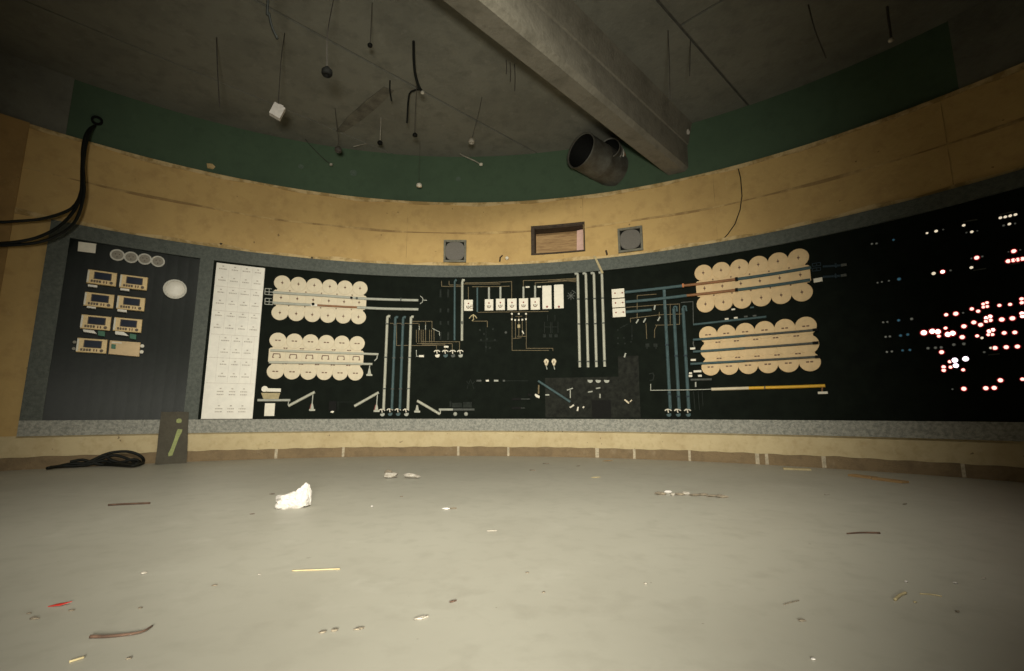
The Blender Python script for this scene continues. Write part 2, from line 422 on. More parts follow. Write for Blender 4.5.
# ceiling: precast slabs parallel to the beam, dark joints between
bd = Vector((math.sin(.80), math.cos(.80), 0)); bn = Vector((bd.y, -bd.x, 0))           # along / across the beam
def bc(p): return p.dot(bd), p.dot(bn)
EA = bc(CE(661, 168)); EB = bc(CE(689, 168))
seamsA = [bc(CE(240, 90))[1], bc(CE(425, 92))[1], bc(CE(668, 12))[1]]
crossA = [bc(CE(365, 108))[0], bc(CE(675, 28))[0]]
cm = MB(); g = .03
us = sorted(seamsA + [-12, 12]); ls0 = [-14, 12]; ls1 = sorted([crossA[1], -14, 12])
rg = random.Random(3)
for i in range(len(us) - 1):
    ls = ls1 if us[i] >= seamsA[1] + .3 or i == len(us) - 2 else ls0
    for j in range(len(ls) - 1):
        dz = rg.uniform(0, .014)
        q = [bd * l + bn * u for l, u in ((ls[j] + g / 2, us[i] + g / 2), (ls[j + 1] - g / 2, us[i] + g / 2), (ls[j + 1] - g / 2, us[i + 1] - g / 2), (ls[j] + g / 2, us[i + 1] - g / 2))]
        def clip(v): return (max(-9, min(8, v.x)), max(BACK - .2, min(8.2, v.y)))
        vs = [(p.x, p.y, CEIL + z) for z in (-dz, .15) for p in q]
        cm.add(vs, [(3, 2, 1, 0), (4, 5, 6, 7), (0, 1, 5, 4), (1, 2, 6, 5), (2, 3, 7, 6), (3, 0, 4, 7)])
# cut the slabs to the room outline
bm = bmesh.new(); tm = bpy.data.meshes.new('t'); tm.from_pydata([tuple(v) for v in cm.v], [], cm.f); bm.from_mesh(tm); bpy.data.meshes.remove(tm)
for co, no in (((-9, 0, 0), (-1, 0, 0)), ((8, 0, 0), (1, 0, 0)), ((0, BACK - .2, 0), (0, -1, 0)), ((0, 8.2, 0), (0, 1, 0))):
    bmesh.ops.bisect_plane(bm, geom=bm.verts[:] + bm.edges[:] + bm.faces[:], plane_co=co, plane_no=no, clear_outer=True)
bmesh.ops.recalc_face_normals(bm, faces=bm.faces)
me = bpy.data.meshes.new('ceiling'); bm.to_mesh(me); bm.free(); me.materials.append(M['concrete'])
o = bpy.data.objects.new('ceiling', me); C.objects.link(o); o['kind'] = 'structure'
m = MB(); m.bbox((-9, BACK - .2, CEIL + .014), (8, 8.2, CEIL + .3)); struct('trim_9', m, 'joint')

pq = [CE(*q) for q in ((384, 86), (394, 90), (379, 105), (362, 119), (344, 131), (336, 131), (347, 117), (366, 100))]
m = MB(); m.add([(p.x, p.y, CEIL - .016) for p in pq] + [(p.x, p.y, CEIL + .05) for p in pq], [tuple(range(8)), tuple(range(8, 16))[::-1]] + [(i, (i + 1) % 8, 8 + (i + 1) % 8, 8 + i) for i in range(8)]); struct('trim_8', m, 'dark_concrete')  # thin patch of darker concrete set on the ceiling
# beam: rectangular web with a side lip, running into the green wall
def on_ray(px, py, z):
    d = ray(px, py); t = (z - H) / d.z; return Vector((d.x * t, d.y * t, z))
thB, zB = W(688, 171, RW + .05)
e1 = (on_ray(661, 172, zB) - on_ray(436, 0, zB)).normalized(); e2 = (on_ray(689, 171, zB) - on_ray(488, 0, zB)).normalized()
bd = (e1 + e2).normalized(); bn = Vector((bd.y, -bd.x, 0))
uL = (bc(on_ray(548, 86, zB))[1] + bc(on_ray(661, 172, zB))[1]) / 2; uR = (bc(on_ray(588, 86, zB))[1] + bc(on_ray(689, 171, zB))[1]) / 2
uT = (bc(CE(631, 59))[1] + bc(CE(685, 116))[1]) / 2
l0, l1 = -9.0, bc(on_ray(689, 171, zB))[0] + .35
zM = zB + (CEIL - zB) * .55
prof = [(uL - .10, CEIL), (uL - .03, CEIL - .10), (uL, zB + .04), (uL + .04, zB), (uR - .05, zB), (uR, zB + .05), (uR + .004, zM), (uR + .02, zM + .015), (uT - .015, CEIL - .05), (uT, CEIL)]
k = len(prof); vs = []; fs = []
nb = 60
for i in range(nb + 1):
    l = l0 + (l1 - l0) * i / nb
    for (u, z) in prof: p = bd * l + bn * u; vs.append((p.x, p.y, z))
for i in range(nb):
    for j in range(k - 1): fs.append((i * k + j, i * k + j + 1, (i + 1) * k + j + 1, (i + 1) * k + j))
    fs.append((i * k + k - 1, i * k, (i + 1) * k, (i + 1) * k + k - 1))
fs.append(tuple(range(k))); fs.append(tuple(nb * k + j for j in range(k))[::-1])
bmb = MB(); bmb.add(vs, fs)
bm = bmesh.new(); tm = bpy.data.meshes.new('t'); tm.from_pydata([tuple(v) for v in vs], [], fs); bm.from_mesh(tm); bpy.data.meshes.remove(tm)
bmesh.ops.bisect_plane(bm, geom=bm.verts[:] + bm.edges[:] + bm.faces[:], plane_co=(0, BACK, 0), plane_no=(0, -1, 0), clear_outer=True)
pe = pol(thB, 0, RW + .09)
bmesh.ops.bisect_plane(bm, geom=bm.verts[:] + bm.edges[:] + bm.faces[:], plane_co=pe, plane_no=(math.sin(thB), math.cos(thB), 0), clear_outer=True)
bmesh.ops.recalc_face_normals(bm, faces=bm.faces)
me = bpy.data.meshes.new('trim_beam'); bm.to_mesh(me); bm.free(); me.materials.append(M['concrete_light'])
o = bpy.data.objects.new('trim_1', me); C.objects.link(o); o['kind'] = 'structure'

# plinth, baseboard, edge chips and board seams of the ochre wall
zpl = W(440, 446.5, RW)[1]
struct('trim_2', shell(MB(), RW - .026, lambda t: zpl + .004 * math.sin(t * 37) * math.sin(t * 11) + .004 * math.sin(t * 131 + 1), Z_FB, TL, T1, .064, n=500), 'plinth')
struct('baseboard_front', shell(MB(), RW - .022, 0, zpl + .014, TL, T1, .06), 'brick')
mj = MB()
for px in (276, 343, 458, 508, 597.5, 634, 689, 757, 766, 823, 960):
    t = thx(px, 452, RW - .022); shell(mj, RW - .0245, .004, zpl + .006, t - .0032 - .002 * math.sin(px), t + .003, .03)
struct('trim_3', mj, 'mortar')
struct('trim_4', shell(MB(), RW - .016, lambda t: z_ft(t) + .004, lambda t: z_ft(t) + .055 + .022 * math.sin(t * 41) * math.sin(t * 17), TL, T1, .05, n=400), 'chip')
struct('trim_5', shell(MB(), RW - .012, lambda t: z_yt(t) - .045 - .02 * math.sin(t * 33) * math.sin(t * 13 + 1), lambda t: z_yt(t) + .004, TL, T1, .1, n=400), 'chip')
zs = polyfit2([W(*p, RW) for p in [(40,172),(110,185),(170,202),(260,217),(360,229),(440,233),(540,231),(600,225),(650,216.5),(740,203),(800,187),(860,171)]])
struct('trim_6', shell(MB(), RW - .007, lambda t: zs(t) - .016 - .008 * math.sin(t * 27), lambda t: zs(t) + .012 + .008 * math.sin(t * 19), TL, T1, .03, n=400), 'seam')
mv = MB()
for px, py in ((407, 235), (583, 215), (715, 205), (948, 150)):
    t = thx(px, py); shell(mv, RW - .004, lambda th: z_ft(th) + .02, lambda th: z_yt(th) - .01, t - .0004, t + .0004, .02)
struct('trim_7', mv, 'seam')

# ------------------------------------------------------------------ the control board
aL, aR = W(51, 221, RW - .06)[0] * RB, 1.62 * RB
s_in0 = S(70, 238)[0]; s_div0 = S(200.5, 258)[0]; s_div1 = S(214, 262)[0]
board = wthing('control_board', S(512, 430)[0], Z_FB, 'long curved control board with grey hammered frame and black panels across the ochre wall', 'control board')
def wshell(a0, a1, zf0, zf1, d0, d1, step=.12):
    b = MB(); zf0 = zf0 if callable(zf0) else (lambda th, v=zf0: v); zf1 = zf1 if callable(zf1) else (lambda th, v=zf1: v)
    n = max(1, int((a1 - a0) / step)); vs = []; fs = []
    for i in range(n + 1):
        a = a0 + (a1 - a0) * i / n; th = a / RB
        for z, d in ((zf0(th), d0), (zf0(th), d1), (zf1(th), d1), (zf1(th), d0)): vs.append((a, z, d))
    for i in range(n):
        for j in range(4):
            j2 = (j + 1) % 4; fs.append((i * 4 + j, (i + 1) * 4 + j, (i + 1) * 4 + j2, i * 4 + j2))
    fs.append((3, 2, 1, 0)); fs.append(tuple(n * 4 + j for j in range(4)))
    b.add(vs, fs); return b
fr = MB()
for q in (wshell(aL, aR, z_pt, z_ft, -.025, .03), wshell(aL, s_in0, Z_PB, z_pt, -.025, .03), wshell(s_div0, s_div1, Z_PB, z_pt, -.025, .03)):
    fr.add(q.v, q.f)
tag(wobj('frame', fr, 'frame', board), 'grey hammered metal frame')
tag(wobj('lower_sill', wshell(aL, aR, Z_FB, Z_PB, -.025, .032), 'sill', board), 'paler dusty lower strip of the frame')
tag(wobj('instrument_panel', wshell(s_in0, s_div0, Z_PB, z_pt, -.025, 0), 'black', board), 'plain black panel left of the white lamp board')
tag(wobj('mimic_panel', wshell(s_div1, aR, Z_PB, z_pt, -.025, 0), 'black2', board), 'long black panel carrying the flow diagram')
tag(wobj('patch_plate', MB().box(S(545, 378)[0], S(639, 378)[0], S(600, 417.5)[1], S(600, 377)[1], 0, .0015).box(S(618, 360)[0], S(638.5, 360)[0], S(630, 376.9)[1], S(630, 356)[1], 0, .0015), 'greyplate', board), 'worn greyer patch on the black panel')

def quad(pts): return [S(*p) for p in pts][::-1]      # TL,TR,BR,BL -> counter-clockwise

# white annunciator board with its faded cells
wc = [(216.9, 262.7), (264.8, 268.4), (253, 418), (200.7, 417.8)]
wl, wr = (S(216.9, 262.7)[0] + S(200.7, 417.8)[0]) / 2, (S(264.8, 268.4)[0] + S(253, 418)[0]) / 2
wb, wt = Z_PB + .006, S(240, 265.5)[1]
an = wthing('annunciator_board', (wl + wr) / 2, wb, 'tall white lamp board with faded cells beside the grey divider', 'panel')
ap = wobj('face_panel', MB().box(wl, wr, wb, wt, 0, .014, .003), 'white', an)
rows = [(269.8, 4), (281, 4), (293, 4), (304, 4), (316, 4), (328, 4), (340.5, 3), (352, 3), (364, 3), (376, 3), (391, 3), (408, 3)]
for ri, (py, nc) in enumerate(rows):
    zc = S(235, py)[1]
    for ci in range(nc):
        ac = wl + (wr - wl) * ((.14, .38, .62, .86)[ci] if nc == 4 else (.32, .55, .78)[ci])
        rr = random.Random(ri * 9 + ci); hw = .045 + rr.uniform(-.008, .006)
        sub('cell_icon', MB().box(ac - .012, ac + .010, zc + .022, zc + .036, .0135, .0155), 'mark_grey', an, ap)
        for q in range(2 if ri >= 10 else 1):
            x = ac - hw; b = MB()
            while x < ac + hw:
                w_ = rr.uniform(.009, .02); b.box(x, min(x + w_, ac + hw), zc - .018 - q * .04, zc - .004 - q * .04, .0135, .0155); x += w_ + .005
            sub('text_line', b, 'mark_grey', an, ap)
b = MB()
for py in (288, 312, 335.5, 358.5, 383.5):
    z = S(235, py)[1]; b.box(wl + .02, wr - .02, z - .002, z + .002, .0135, .015)
for i, fx in enumerate((.26, .5, .74)): b.box(wl + (wr - wl) * fx - .001, wl + (wr - wl) * fx + .001, S(235, 335)[1], wt - .03, .0135, .0145)
for i, fx in enumerate((.2, .435, .665, .9)): b.box(wl + (wr - wl) * fx - .001, wl + (wr - wl) * fx + .001, S(235, 383)[1], S(235, 336)[1], .0135, .0145)
sub('cell_grid', b, 'sep', an, ap)

# instruments on the left panel
b = MB(); b.prism(quad([(78.5, 241.8), (96.4, 244), (95.4, 253.4), (77.6, 251.2)]), 0, .012, .002)
np_ = wobj('name_plate', b, 'ivory', None, None, 'small blank ivory plate in top left corner of the left black panel', 'plate')
for i, (px, py) in enumerate([(117.4, 255.3), (131.1, 257.6), (144.8, 259.4), (158, 261.7)]):
    a, z = S(px, py)
    if i == 0:
        so = wthing('round_socket', a, z, '', 'socket', 'round sockets along the top of the left panel')
        u = pm(px, py); wobj('ring', MB().ring(a, z, 4.4 * u, 5.75 * u, 0, .022), 'socketring', so)
        wobj('face', MB().disc(a, z, 4.6 * u, 0, .014, 28), 'socketgrey', so)
        h = MB()
        for k2 in range(3): h.disc(a + 1.8 * u * math.cos(k2 * 2.09 + .5), z + 1.8 * u * math.sin(k2 * 2.09 + .5), .6 * u, .013, .0155, 10, .0005)
        wobj('contact_hole', h, 'button', so); s0 = so
    else:
        so = copy_tree(s0); place(so, a / RB, z)
    so['label'] = 'grey round socket with pale ring, %s from the left above the meters' % ORD[i]
a, z = S(175.1, 289.5)
t = wthing('round_lamp', a, z, 'large white round lamp to the right of the meters on the left panel', 'lamp')
wobj('base_ring', (lambda u: MB().ring(a, z, 8.0 * u, 9.7 * u, 0, .03, 36))(pm(175, 289)), 'socketring', t)
wobj('diffuser', MB().dome(a, z, 8.4 * pm(175, 289), .008, .035, 36, 6), 'white', t)

meters = [[(88, 269.7), (117, 273), (116, 287.4), (87, 284)], [(120, 274.4), (149, 278), (147, 291.5), (119, 288)],
          [(85.3, 292), (114.7, 295.2), (113.3, 309), (83.5, 306.4)], [(117.4, 296), (146, 298.5), (144.5, 312), (116, 309)],
          [(82, 315.3), (111.3, 317.3), (110.3, 331), (80, 328.3)], [(114, 318), (143, 319.4), (141.8, 333.5), (112.6, 331)],
          [(78, 338), (108, 340.3), (106.5, 354), (75.3, 352)]]
mlab = ['left meter of the top row, dark screen, buff housing', 'right meter of the top row, dark screen, buff housing',
        'left meter of the second row with a small white tag', 'right meter of the second row with a small white tag',
        'left meter of the third row above a green tag', 'right meter of the third row above a green tag', 'bottom meter beside the blank buff plate']
mw = sum(abs(S(*q[1])[0] - S(*q[0])[0]) for q in meters) / 7; mh = sum(abs(S(*q[0])[1] - S(*q[3])[1]) for q in meters) / 7
m0 = None
for i, q in enumerate(meters):
    cx = sum(S(*p)[0] for p in q) / 4; cz = sum(S(*p)[1] for p in q) / 4
    if m0 is None:
        t = wthing('panel_meter', cx, cz, '', 'meter', 'buff meters on the left black panel'); x0, z0 = cx - mw / 2, cz - mh / 2
        B = lambda f0, f1, g0, g1, d0, d1, ch=.002: MB().box(x0 + mw * f0, x0 + mw * f1, z0 + mh * g0, z0 + mh * g1, d0, d1, ch)
        wobj('housing', B(0, 1, 0, 1, 0, .045, .006), 'meter', t)
        sb_ = wobj('screen_bezel', B(.22, .82, .34, .88, .044, .050), 'button', t)
        sub('screen', B(.25, .79, .38, .84, .049, .053, .001), 'screen', t, sb_)
        kb = MB()
        for k2 in range(4): kb.box(x0 + mw * (.14 + .09 * k2), x0 + mw * (.21 + .09 * k2), z0 + mh * .10, z0 + mh * .27, .044, .052, .002)
        wobj('button_row', kb, 'button', t)
        wobj('key', B(.56, .60, .1, .27, .044, .052), 'mark', t); wobj('key', B(.65, .69, .1, .27, .044, .052), 'mark', t)
        wobj('knob', MB().disc(x0 + mw * .83, z0 + mh * .18, mh * .1, .044, .058, 16), 'button', t)
        wobj('top_catch', B(.2, .42, .985, 1.04, .01, .04), 'dark', t)
        wobj('side_strip', B(0, .07, .06, .94, .044, .047), 'ivory', t)
        m0 = t
    else: t = copy_tree(m0); place(t, cx / RB, cz)
    t['label'] = mlab[i]
def plate(nm, pts, m, d0, d1, ch, label, cat, group=None): return wobj(nm, MB().prism(quad(pts), d0, d1, ch), m, None, None, label, cat, group)
t = wthing('blank_plate', *S(124.5, 348.5), 'blank buff cover plate with green square right of the bottom meter', 'plate')
wobj('cover', MB().prism(quad([(110, 340.6), (140.7, 342.8), (139.3, 357), (108.5, 354.3)]), 0, .04, .005), 'cream_old', t)
tag(wobj('green_square', MB().prism(quad([(111.5, 344.4), (116, 344.9), (115.7, 349.4), (111.2, 349)]), .039, .044, .001), 'greentag', t), 'small green square')
wobj('label_strip', MB().prism(quad([(112, 342), (122, 342.8), (122, 343.9), (112, 343.1)]), .039, .042, .0005), 'ivory', t)
b = MB()
for px, py in ((142.3, 346.2), (141.6, 352)): b.disc(*S(px, py), .022, 0, .03, 12)
wobj('screw', b, 'ivory', t)
for nm, (px, py), l in (('panel_screw', (74.6, 342.3), 'upper pale screw left of the bottom meter'), ('panel_screw', (73.8, 348.8), 'lower pale screw left of the bottom meter')):
    wobj(nm, MB().disc(*S(px, py), .018, 0, .03, 12), 'socketgrey', None, None, l, 'screw', 'screws left of the bottom meter')
tags = [((88, 285), (97.5, 286.2), (97.4, 288.2), (88, 287)), ((120.5, 288.8), (129.5, 289.8), (129.4, 291.8), (120.4, 290.7)), ((87, 306.6), (96, 307.7), (96, 309.3), (86.9, 308.2)),
        ((117.6, 309.6), (127, 310.6), (126.9, 312.9), (117.4, 311.8)), ((82.8, 329.8), (94, 331), (97, 334.3), (84, 332.3)), ((115.2, 331.6), (124, 332.4), (129, 336.5), (115.4, 334.7))]
for q, l in zip(tags, ('left meter of the top row', 'right meter of the top row', 'left meter of the second row', 'right meter of the second row', 'left meter of the third row', 'right meter of the third row')):
    plate('tag', q, 'white', .0, .05, .001, 'small white tag under the ' + l, 'tag', 'white tags under the meters')
plate('tag', ((98.2, 331), (105.3, 332), (105, 337), (98, 335.8)), 'greentag', 0, .05, .002, 'green tag under the left meter of the third row', 'tag', 'green tags under the meters')
plate('tag', ((130, 334), (136.5, 335), (136.3, 340), (129.8, 338.8)), 'greentag', 0, .05, .002, 'green tag under the right meter of the third row', 'tag', 'green tags under the meters')

# ------------------------------------------------------------------ banks of round cream tank discs
def lerp_row(a, b): return a
banks = {
 'upper left': ([(282.4,283.1),(298.8,284),(314.4,285.1),(330.1,286.4),(345.2,287.7),(360.1,289.6)], [(280.9,297.3),(297.3,298.6),(313.5,299.9),(329,300.8),(344.5,302.1),(359.2,303.8)], [(279.9,312.5),(296.4,313.7),(312.6,314.6),(328.2,315.5),(343.5,316.6),(358.8,317.8)], 'cream', 'dot'),
 'lower left': ([(278.1,340.5),(294.5,341.1),(310.7,341.6),(326.6,342.4),(342,342.9),(357.3,343.9)], [(276.8,355.8),(293.2,356.4),(309.4,356.5),(325.3,357.1),(341.5,357.5),(356.4,357.9)], [(275.5,371.3),(292.1,371.6),(308.5,372.2),(324.7,372.6),(340.5,372.8),(356.1,373.5)], 'cream', 'dash'),
 'upper right': ([(703.3,273.5),(721,270.4),(739.5,268.2),(758.1,264.9),(778,261.2),(798.3,257.4)], [(704.6,288.7),(722.7,286.5),(741,284.3),(759.3,281.2),(779.7,277.7),(799.6,274.5)], [(705.8,304.4),(723.7,302.6),(742,300.6),(761.2,297.8),(780.8,294.8),(802.1,291.8)], 'cream_old', 'dot'),
 'lower right': ([(708.3,335.2),(726.2,333.7),(744.8,332),(763.9,330),(784.7,327.9),(806,325.7)], [(709.9,351),(728.2,349.8),(746.8,348.5),(766.4,347.3),(786.7,346),(808,343.8)], [(710.7,366.9),(729,366.1),(748.6,365.1),(768,364),(788.3,363.1),(810,362)], 'cream_old', 'dash')}
def linfit(y):
    n = len(y); mx = (n - 1) / 2; my = sum(y) / n; sl = sum((i - mx) * (v - my) for i, v in enumerate(y)) / sum((i - mx)**2 for i in range(n))
    return [my + sl * (i - mx) for i in range(n)]
for bname, (r1, r2, r3, mt, style) in banks.items():
    rws = []
    for rr in (r1, r2, r3):
        P = [S(*p) for p in rr]; rws.append(list(zip(linfit([p[0] for p in P]), [sum(p[1] for p in P) / 6] * 6)))
    sp = (rws[0][5][0] - rws[0][0][0]) / 5; R0 = sp * .508
    aoff = [r[0][0] for r in rws]; am = sum(aoff) / 3
    proto = None
    zmid = rws[1][0][1]
    # cream backing sheet behind the discs
    bk = MB().box(am - (R0 * .55), am + 5 * sp + R0 * .55, rws[2][0][1] + .02, rws[0][0][1] - .02, 0, .008, .001)
    t = wthing('backing_sheet', am + 2.5 * sp, rws[2][0][1], 'cream backing sheet behind the %s block of round discs' % bname, 'backing sheet')
    sh_ = wobj('sheet', bk, mt, t)
    if style == 'dot':
        for zz in ((rws[0][0][1] + zmid) / 2, (rws[2][0][1] + zmid) / 2):
            for i in range(5): sub('dot', MB().disc(am + (i + .5) * sp, zz, .010, .0075, .0125, 10, .0005), 'mark', t, sh_)
    else:
        for zz in ((rws[0][0][1] + zmid) / 2, (rws[2][0][1] + zmid) / 2):
            for i in range(5): sub('dash', MB().box(am + (i + .5) * sp - .03, am + (i + .5) * sp - .004, zz - .008, zz + .008, .0075, .0125).box(am + (i + .5) * sp + .004, am + (i + .5) * sp + .03, zz - .008, zz + .008, .0075, .0125), 'mark', t, sh_)
    for ri, (row, rn) in enumerate(zip(rws, ('top', 'middle', 'bottom'))):
        for ci, (a, z) in enumerate(row):
            a = am + ci * sp + (aoff[ri] - am) * .5
            lab = ('cream disc between pipes, %s from left, %s row of %s disc block' if ri == 1 else 'round cream disc, %s from left in %s row of the %s disc block') % (ORD[ci], rn, bname)
            key = 'mid' if ri == 1 else 'out'
            if ri == 1 or (ri == 0 and ci == 0) or proto is None or proto.get(key) is None: pass
            proto = proto or {}
            if key not in proto:
                d = wthing('tank_disc', a, z, lab, 'disc', 'cream discs of the %s block' % bname)
                if ri == 1 and bname != 'lower right':
                    hs = (rws[0][0][1] - zmid) * .5; ce_ = .02
                    pl_ = wobj('plate', MB().prism([(a - R0 * .94, z - hs + ce_), (a - R0 * .94 + ce_, z - hs), (a + R0 * .94 - ce_, z - hs), (a + R0 * .94, z - hs + ce_), (a + R0 * .94, z + hs - ce_), (a + R0 * .94 - ce_, z + hs), (a - R0 * .94 + ce_, z + hs), (a - R0 * .94, z + hs - ce_)], .008, .013, .002), mt, d)
                else:
                    pl_ = wobj('plate', MB().disc(a, z, R0, .008, .014 if ri != 1 else .0125, 40, .003), mt, d)
                mkb = MB()
                if style == 'dot': mkb.disc(a, z, .014, .012, .0165, 10, .001).box(a - .0025, a + .0025, z - .028, z + .03, .012, .0155).box(a - .018, a + .018, z - .002, z + .002, .012, .0155)
                elif ri == 1 and bname == 'lower left': mkb.ribbon([(a - .05, z - .03), (a - .04, z + .022), (a + .04, z + .022), (a + .05, z - .03)], .012, .012, .0155, False).box(a - .055, a - .03, z - .036, z - .024, .012, .0155).box(a + .03, a + .055, z - .036, z - .024, .012, .0155)
                else: mkb.box(a - .036, a - .006, z - .010, z + .007, .012, .0165).box(a + .006, a + .036, z - .010, z + .007, .012, .0165)
                sub('centre_mark', mkb, 'mark', d, pl_)
                proto[key] = d
            else:
                d = copy_tree(proto[key]); place(d, a / RB, z); d['label'] = lab

# ------------------------------------------------------------------ pipes, lines and symbols of the flow diagram
def path(pts): return [S(*p) for p in pts]
def pipe(pts, w, m, label, group=None, d0=.0145, d1=.032, cat='pipe', name='pipe_strip', joints=None, vert=False):
    P = path(pts)
    if vert:
        am = sum(p[0] for p in P[-2:]) / 2; P = P[:-2] + [(am, P[-2][1]), (am, P[-1][1])]
    W_ = pm(*pts[0], w)
    if not joints: return wobj(name, MB().ribbon(P, W_, d0, d1), m, None, None, label, cat, group)
    a = sum(p[0] for p in P) / len(P); t = wthing(name, a, min(p[1] for p in P), label, cat, group)
    wobj('strip', MB().ribbon(P, W_, d0, d1), m, t)
    for j in joints:
        if vert: q = (P[-1][0], S(*j)[1]); b = MB().box(q[0] - W_ * .58, q[0] + W_ * .58, q[1] - .012, q[1] + .012, d0, d1 + .004, .002)
        else: q = S(*j); b = MB().box(q[0] - .012, q[0] + .012, q[1] - W_ * .6, q[1] + W_ * .6, d0, d1 + .004, .002)
        wobj('joint', b, 'grey', t)
    return t
def multi(name, label, cat, parts, group=None, at=None):
    xs = [v for _, b, _ in parts for v in b.v]; a = (min(v[0] for v in xs) + max(v[0] for v in xs)) / 2; z = min(v[1] for v in xs)
    t = wthing(name, a, z, label, cat, group)
    for pn, b, m in parts: wobj(pn, b, m, t)
    return t
def rb(pts, w, d0=.0, d1=.006, rnd=False): return MB().ribbon(path(pts), pm(*pts[0], w), d0, d1, rnd)
def lines(segs, w=.8, d0=.0005, d1=.007):
    b = MB()
    for s in segs:
        r = rb(s, w * .85, d0, d1); b.add(r.v, r.f)
    return b
def bx(x0, x1, y0, y1, d0=0, d1=.014, ch=.002):
    """box on the board given by its photo rectangle"""
    xm, ym = (x0 + x1) / 2, (y0 + y1) / 2
    return MB().box(S(x0, ym)[0], S(x1, ym)[0], S(xm, y1)[1], S(xm, y0)[1], d0, d1, ch)
def merge(*bs):
    o = MB()
    for b in bs: o.add(b.v, b.f)
    for i, b in enumerate(bs): pass
    return o

# -- left part
g = 'pale horizontal strips through the upper left discs'
multi('pipe_strip', 'upper pale strip across the upper left disc block, ending at the bracket symbol', 'pipe',
      [('strip', rb([(273, 292.6), (320, 295.6), (366, 299), (418.5, 300.6)], 2.6, .0165, .032, True), 'lightpipe'),
       ('joint', MB().box(S(401, 300)[0] - .01, S(401, 300)[0] + .01, S(401, 301.6)[1], S(401, 298.4)[1], .0165, .035), 'grey')], g)
multi('pipe_strip', 'lower pale strip across the upper left disc block with an orange length', 'pipe',
      [('strip', rb([(272.5, 303), (311, 305.2)], 2.6, .0165, .032, True), 'lightpipe'),
       ('white_length', rb([(311, 305.2), (317.4, 305.5)], 2.2, .0165, .032, True), 'white'),
       ('orange_length', rb([(317.4, 305.5), (357.3, 307.6)], 2.0, .0165, .032, True), 'rust'),
       ('strip', rb([(357.3, 307.6), (380, 308.8), (418.5, 309.6)], 2.6, .0165, .032, True), 'lightpipe'),
       ('dot', MB().disc(*S(313.2, 304.5), .022, .03, .036, 12), 'dark'),
       ('dot', MB().disc(*S(351.6, 298.2), .020, .03, .036, 12), 'dark'), ('dot', MB().disc(*S(357, 298.6), .018, .03, .036, 12), 'grey')], g)
for y0, l in ((288.5, 'upper'), (298.3, 'lower')):
    wobj('ladder_symbol', lines([[(265.4, y0), (271.8, y0 + .5)], [(265.2, y0 + 3.2), (273, y0 + 3.8)], [(265, y0 + 6), (273, y0 + 6.5)], [(265.2, y0), (264.8, y0 + 6)], [(269.3, y0 + .2), (269, y0 + 6.2)]], .7, 0, .01), 'lightpipe', None, None,
         'small pale ladder symbol left of the upper left discs, %s one' % l, 'symbol', 'ladder symbols')
wobj('bracket_symbol', lines([[(420.2, 296), (422.6, 298), (423, 300), (422.4, 302.2), (420, 304)], [(423, 300.2), (427, 300.4)]], .8, 0, .01), 'lightpipe', None, None, 'pale curved bracket symbol at the end of the upper pale strip', 'symbol')
multi('pipe_strip', 'upper pale strip across the lower left disc block with a hook at its end', 'pipe',
      [('strip', rb([(270.5, 350.4), (320, 352.3), (378.6, 354.4)], 2.4, .0165, .032, True), 'creampipe'), ('hook', rb([(377.5, 354.8), (377, 358.5), (374.5, 361)], 1, 0, .02), 'lightpipe')], 'pale strips through the lower left discs')
pipe([(269, 362.4), (320, 363), (372.5, 364.2)], 2.4, 'creampipe', 'lower pale strip across the lower left disc block', 'pale strips through the lower left discs', d0=.0165)
def bell(px, py, label, m='creampipe', red=True, s=1.0, hang=None):
    """small bell-shaped valve: foot, body, stem"""
    p = [('foot', bx(px - 3 * s, px + 3 * s, py + 2 * s, py + 4 * s, 0, .016), m),
         ('body', MB().prism([S(px - 1.8 * s, py + 2 * s), S(px + 1.8 * s, py + 2 * s), S(px + .8 * s, py - 3.5 * s), S(px - .6 * s, py - 3.5 * s)], 0, .02, .004), m)]
    if red: p.append(('red_side', MB().prism([S(px - 2.6 * s, py + 2 * s), S(px - 1.8 * s, py + 2 * s), S(px - .6 * s, py - 3.5 * s), S(px - 1.4 * s, py - 3 * s)], 0, .018, .002), 'tagred'))
    if hang: p.append(('hanger', rb([hang, (px, py - 3.5 * s)], .9, 0, .01), 'lightpipe'))
    return multi('bell_valve', label, 'valve symbol', p, 'bell valves of the diagram')
bell(369.4, 372, 'small pale bell valve just right of the lower left disc block', red=False, hang=(369.8, 365.5))
multi('hopper_symbol', 'yellowish hopper symbol under a white bar in the lower left corner of the diagram', 'symbol',
      [('hopper', MB().prism([S(263.5, 399), S(278.5, 399), S(280.3, 392.8), S(261, 392.8)], 0, .016, .003), 'straw'),
       ('bar', bx(266, 281, 388.4, 391.8, .002, .02), 'ivory'), ('wheel', MB().disc(*S(264.8, 389), pm(265, 389, 3), .0, .024, 18), 'ivory')])
pipe([(257.5, 400.2), (290.3, 400.2)], 2.6, 'lightpipe', 'grey horizontal conveyor strip under the yellowish hopper', cat='conveyor', name='conveyor_strip', d0=0, d1=.02)
plate('blank_tile', ((265, 403.2), (275.2, 403.2), (274.3, 416), (264.2, 416)), 'ivory', 0, .016, .002, 'small upright white tile under the grey conveyor strip, lower left', 'tile')
multi('conveyor_strip', 'sloping pale conveyor strip rising right, beside the yellowish hopper', 'conveyor', [('strip', rb([(288.4, 406), (314.8, 392)], 2.8, 0, .022, True), 'creampipe'), ('drop', rb([(288.6, 401.5), (288.2, 405)], .9, 0, .014), 'lightpipe')], 'sloping conveyor strips')
bell(312.2, 407, 'red sided pale bell valve hanging under the first sloping conveyor', hang=(313, 394.5))
